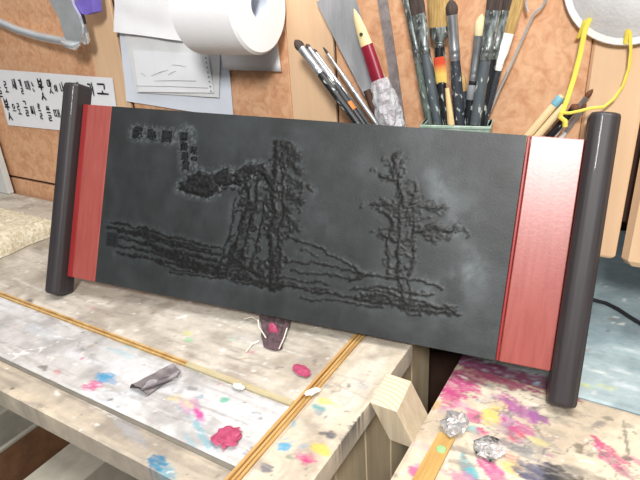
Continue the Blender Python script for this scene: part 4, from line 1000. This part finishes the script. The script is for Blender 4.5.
# folded grey tube on the middle plank
q = [(-0.4133,0.2761),(-0.4002,0.3222),(-0.379,0.318),(-0.3885,0.2769)]
b = MB(); n_ = 16; vs = []
for i in range(n_ + 1):
    t = i / n_
    lo_ = Vector(q[0]).lerp(Vector(q[1]), t); hi_ = Vector(q[3]).lerp(Vector(q[2]), t)
    for j in range(9):
        s = j / 8
        p = lo_.lerp(hi_, s * (1 - .25 * t))
        fold = .006 * math.sin(s * math.pi) ** .7 * (1 - .45 * t) + .003 * (s < .4) * math.sin(s / .4 * math.pi) + .0015 * mnoise.noise((t * 5, s * 4, 1))
        vs.append((p.x, p.y, .7512 + max(0, fold)))
    for j in range(9):
        s = 1 - j / 8
        p = lo_.lerp(hi_, s * (1 - .25 * t))
        vs.append((p.x, p.y, .7506 + .0045 * math.sin(s * math.pi) * (t < .15) * (1 - t / .15)))
m_ = 18
b.add(vs, [(i * m_ + j, i * m_ + (j + 1) % m_, (i + 1) * m_ + (j + 1) % m_, (i + 1) * m_ + j) for i in range(n_) for j in range(m_)] + [tuple(range(n_ * m_, n_ * m_ + m_))])
pt = tag(b.build('squeezed_paint_tube', M['foil_grey'], None, True), 'flattened empty grey foil tube folded over on the middle plank', 'paint tube')
b = MB()
f0, f1 = Vector((-0.3957,0.2789,0.757)), Vector((-0.3763,0.3095,0.757))
vs = []
for i in range(13):
    t = i / 12; p = f0.lerp(f1, t)
    for (dx, dy, dz) in ((-.001, .006, .0), (0, .0025, .0022 + .0014 * math.sin(t * 9)), (.0008, -.002, .0012), (.001, -.004, -.0012)):
        vs.append((p.x + dx, p.y + dy * (1.1 - .5 * t), p.z + dz * (1.2 - .6 * t)))
b.add(vs, [(i * 4 + j, (i + 1) * 4 + j, (i + 1) * 4 + j + 1, i * 4 + j + 1) for i in range(12) for j in range(3)])
fl = b.build('folded_flap', M['foil_grey'], pt, True); md = fl.modifiers.new('th', 'SOLIDIFY'); md.thickness = .0005
# clear wrapper under the board
ct = Vector((-0.3239,0.3994,0.7508)); tp = Vector((-0.3469,0.4367,0.7595))
b = MB(); nn_ = 28; rings = 12; vs = []
for i in range(rings):
    t = i / (rings - 1)
    for j in range(nn_):
        th = 2 * math.pi * j / nn_
        rr = (.0125 + .0075 * t) * (1 + .2 * mnoise.noise((math.cos(th) * 2, math.sin(th) * 2, t * 3 + 4)))
        p = ct.lerp(tp, t)
        vs.append((p.x + math.cos(th) * rr, p.y + math.sin(th) * rr * .5, p.z + .004 * t * mnoise.noise((math.cos(th) * 3, math.sin(th) * 3, 9))))
b.add(vs, [(i * nn_ + j, i * nn_ + (j + 1) % nn_, (i + 1) * nn_ + (j + 1) % nn_, (i + 1) * nn_ + j) for i in range(rings - 1) for j in range(nn_)] + [tuple(reversed(range(nn_)))])
wr = tag(b.build('plastic_wrapper', M['film_purple'], None, False), 'torn clear plastic wrapper with pink inside, standing under the board edge', 'wrapper')
mid = ct.lerp(tp, .5)
b = MB(); b.lathe([(.001, -.009), (.006, -.006), (.0075, .0), (.005, .007), (.001, .010)], 12, sy=.5, M=Matrix.Translation(mid + Vector((0, .0, .002))))
b.build('pink_lump', M['pink_flake'], wr, True)
for pts, r_ in (([(-0.3487,0.4099,0.772),(-0.3422,0.4025,0.769),(-0.336,0.4007,0.764),(-0.3311,0.3989,0.76)], .0007), ([(-0.3119,0.4134,0.77),(-0.3096,0.4031,0.764),(-0.3109,0.394,0.755)], .0007),
                ([(-0.3409,0.3981,0.7535),(-0.346,0.3917,0.752),(-0.3433,0.3772,0.7516)], .0010), ([(-0.3858,0.4284,0.752),(-0.3787,0.435,0.753),(-0.3663,0.4322,0.7525)], .0006)):
    b = MB(); b.tube(pts, r_, 6)
    b.build('loose_thread', M['white_thread'], wr, True)
# bamboo lath on the right bench
q = [(-0.1281,0.3892),(-0.1125,0.3887),(-0.1128,0.3322),(-0.1292,0.3235)]
b = MB(); b.add([(x, y, .7206) for x, y in q] + [(x, y, .7230) for x, y in q], [(3, 2, 1, 0), (4, 5, 6, 7)] + [(i, (i + 1) % 4, 4 + (i + 1) % 4, 4 + i) for i in range(4)])
la = tag(b.build('bamboo_lath', M['lath_bamboo']), 'short tan bamboo lath lying along the edge of the paint-splashed bench', 'lath')
for f in la.data.polygons: pass
b = MB(); p = (-0.1189,0.369); b.lathe([(.0045, .0), (.004, .0012), (.001, .0016)], 12, M=Matrix.Translation((p[0], p[1], .7230)))
b.build('green_dab', M['green_dab'], la, True)
# black cable on the blue board
b = MB(); pts = [(-0.1008,0.7056,0.7224),(-0.0631,0.7056,0.7224),(-0.0332,0.6972,0.7224),(-0.0192,0.6958,0.7224),(-0.0048,0.6869,0.7224),(0.0094,0.6736,0.7224),(0.0261,0.6602,0.7224),(0.0616,0.6419,0.7224),(0.131,0.6033,0.7224),(0.2036,0.5844,0.7224),(0.2683,0.5833,0.7224)]
b.tube(pts, .0024, 8)
tag(b.build('power_cable', M['cable_black'], None, True), 'black cable crossing the pale blue board behind the right rail', 'cable')
# folded fleece on the left
b = MB(); nx_, ny_ = 70, 50
fx0, fx1, fy0, fy1 = -1.19, -.845, .30, .515
vs = []
def edge_h(d, r=.018): 
    return 1.0 if d >= r else math.sqrt(max(0, 1 - (1 - d / r) ** 2))
for j in range(ny_ + 1):
    for i in range(nx_ + 1):
        s = 1 - (1 - i / nx_) ** 1.6; x = fx0 + (fx1 - fx0) * s; y = fy0 + (fy1 - fy0) * j / ny_
        d = min(x - fx0, fx1 - x, y - fy0, fy1 - y)
        z = .0345 * edge_h(max(d, 0)) * (1 - .30 * sstep(.42, .515, np.array(y)) ) + .0034 * mnoise.noise((x * 150, y * 150, 1)) * min(1, d / .004) + .0015 * mnoise.noise((x * 40, y * 40, 3)) * min(1, d / .004)
        vs.append((x + .004 * mnoise.noise((y * 30, 2, x * 10)), y, .7504 + max(float(z), 0)))
w_ = nx_ + 1
b.add(vs, [(j * w_ + i, j * w_ + i + 1, j * w_ + i + w_ + 1, j * w_ + i + w_) for j in range(ny_) for i in range(nx_)])
tag(b.build('fleece_pad', M['fleece'], None, True), 'thick cream nubby fleece pad folded on the worktable at left', 'pad')
# white upright beside the wall
b = MB(); b.box(-1.22, -1.130, .5935, .606, .7504, .98, .001)
tag(b.build('white_board', M['white_post']), 'grey white upright board standing against the wall behind the fleece pad', 'board')

# ------------------------------------------------------------------ light, world, camera
def area(name, loc, target, size, power, col=(1, 1, 1), sy=None):
    l = bpy.data.lights.new(name, 'AREA'); l.energy = power; l.color = col
    l.shape = 'RECTANGLE'; l.size = size; l.size_y = sy or size
    o = bpy.data.objects.new(name, l); COL.objects.link(o)
    o.location = loc
    o.rotation_euler = (Vector(target) - Vector(loc)).to_track_quat('-Z', 'Y').to_euler()
    return o
area('ceiling_lamp', (.10, .40, 2.15), (-.15, .40, .75), .5, 14, (1, .985, .96))
area('room_lamp', (.235, -.64, 1.78), (-.10, .58, .95), .24, 24, (1, .98, .95))
wd = bpy.data.worlds.new('room'); S.world = wd; wd.use_nodes = True
N_, K_ = wd.node_tree.nodes, wd.node_tree.links
tc = N_.new('ShaderNodeTexCoord'); sx = N_.new('ShaderNodeSeparateXYZ'); rp = N_.new('ShaderNodeValToRGB')
K_.new(tc.outputs['Generated'], sx.inputs[0]); K_.new(sx.outputs['Z'], rp.inputs['Fac'])
rp.color_ramp.elements[0].position = 0.0; rp.color_ramp.elements[0].color = (.2, .2, .2, 1)
rp.color_ramp.elements[1].position = .7; rp.color_ramp.elements[1].color = (.95, .97, 1.0, 1)
K_.new(rp.outputs['Color'], N_['Background'].inputs[0])
N_['Background'].inputs[1].default_value = .6

cam = bpy.data.cameras.new('camera'); co = bpy.data.objects.new('camera', cam); COL.objects.link(co)
cam.sensor_width = 36; cam.sensor_fit = 'HORIZONTAL'; cam.lens = 558.083 / 640 * 36
cam.clip_start = .01
R3 = [[0.857442,0.51127,-0.058271],[-0.169767,0.387962,0.905905],[-0.485769,0.766869,-0.419452]]
Mc = Matrix(((R3[0][0], R3[1][0], -R3[2][0], 0), (R3[0][1], R3[1][1], -R3[2][1], 0), (R3[0][2], R3[1][2], -R3[2][2], 1.112), (0, 0, 0, 1)))
co.matrix_world = Mc
S.camera = co
S.view_settings.view_transform = 'Standard'
S.view_settings.look = 'None'
S.view_settings.exposure = 0.0
S.view_settings.gamma = 1.0
S.view_settings.use_curve_mapping = False
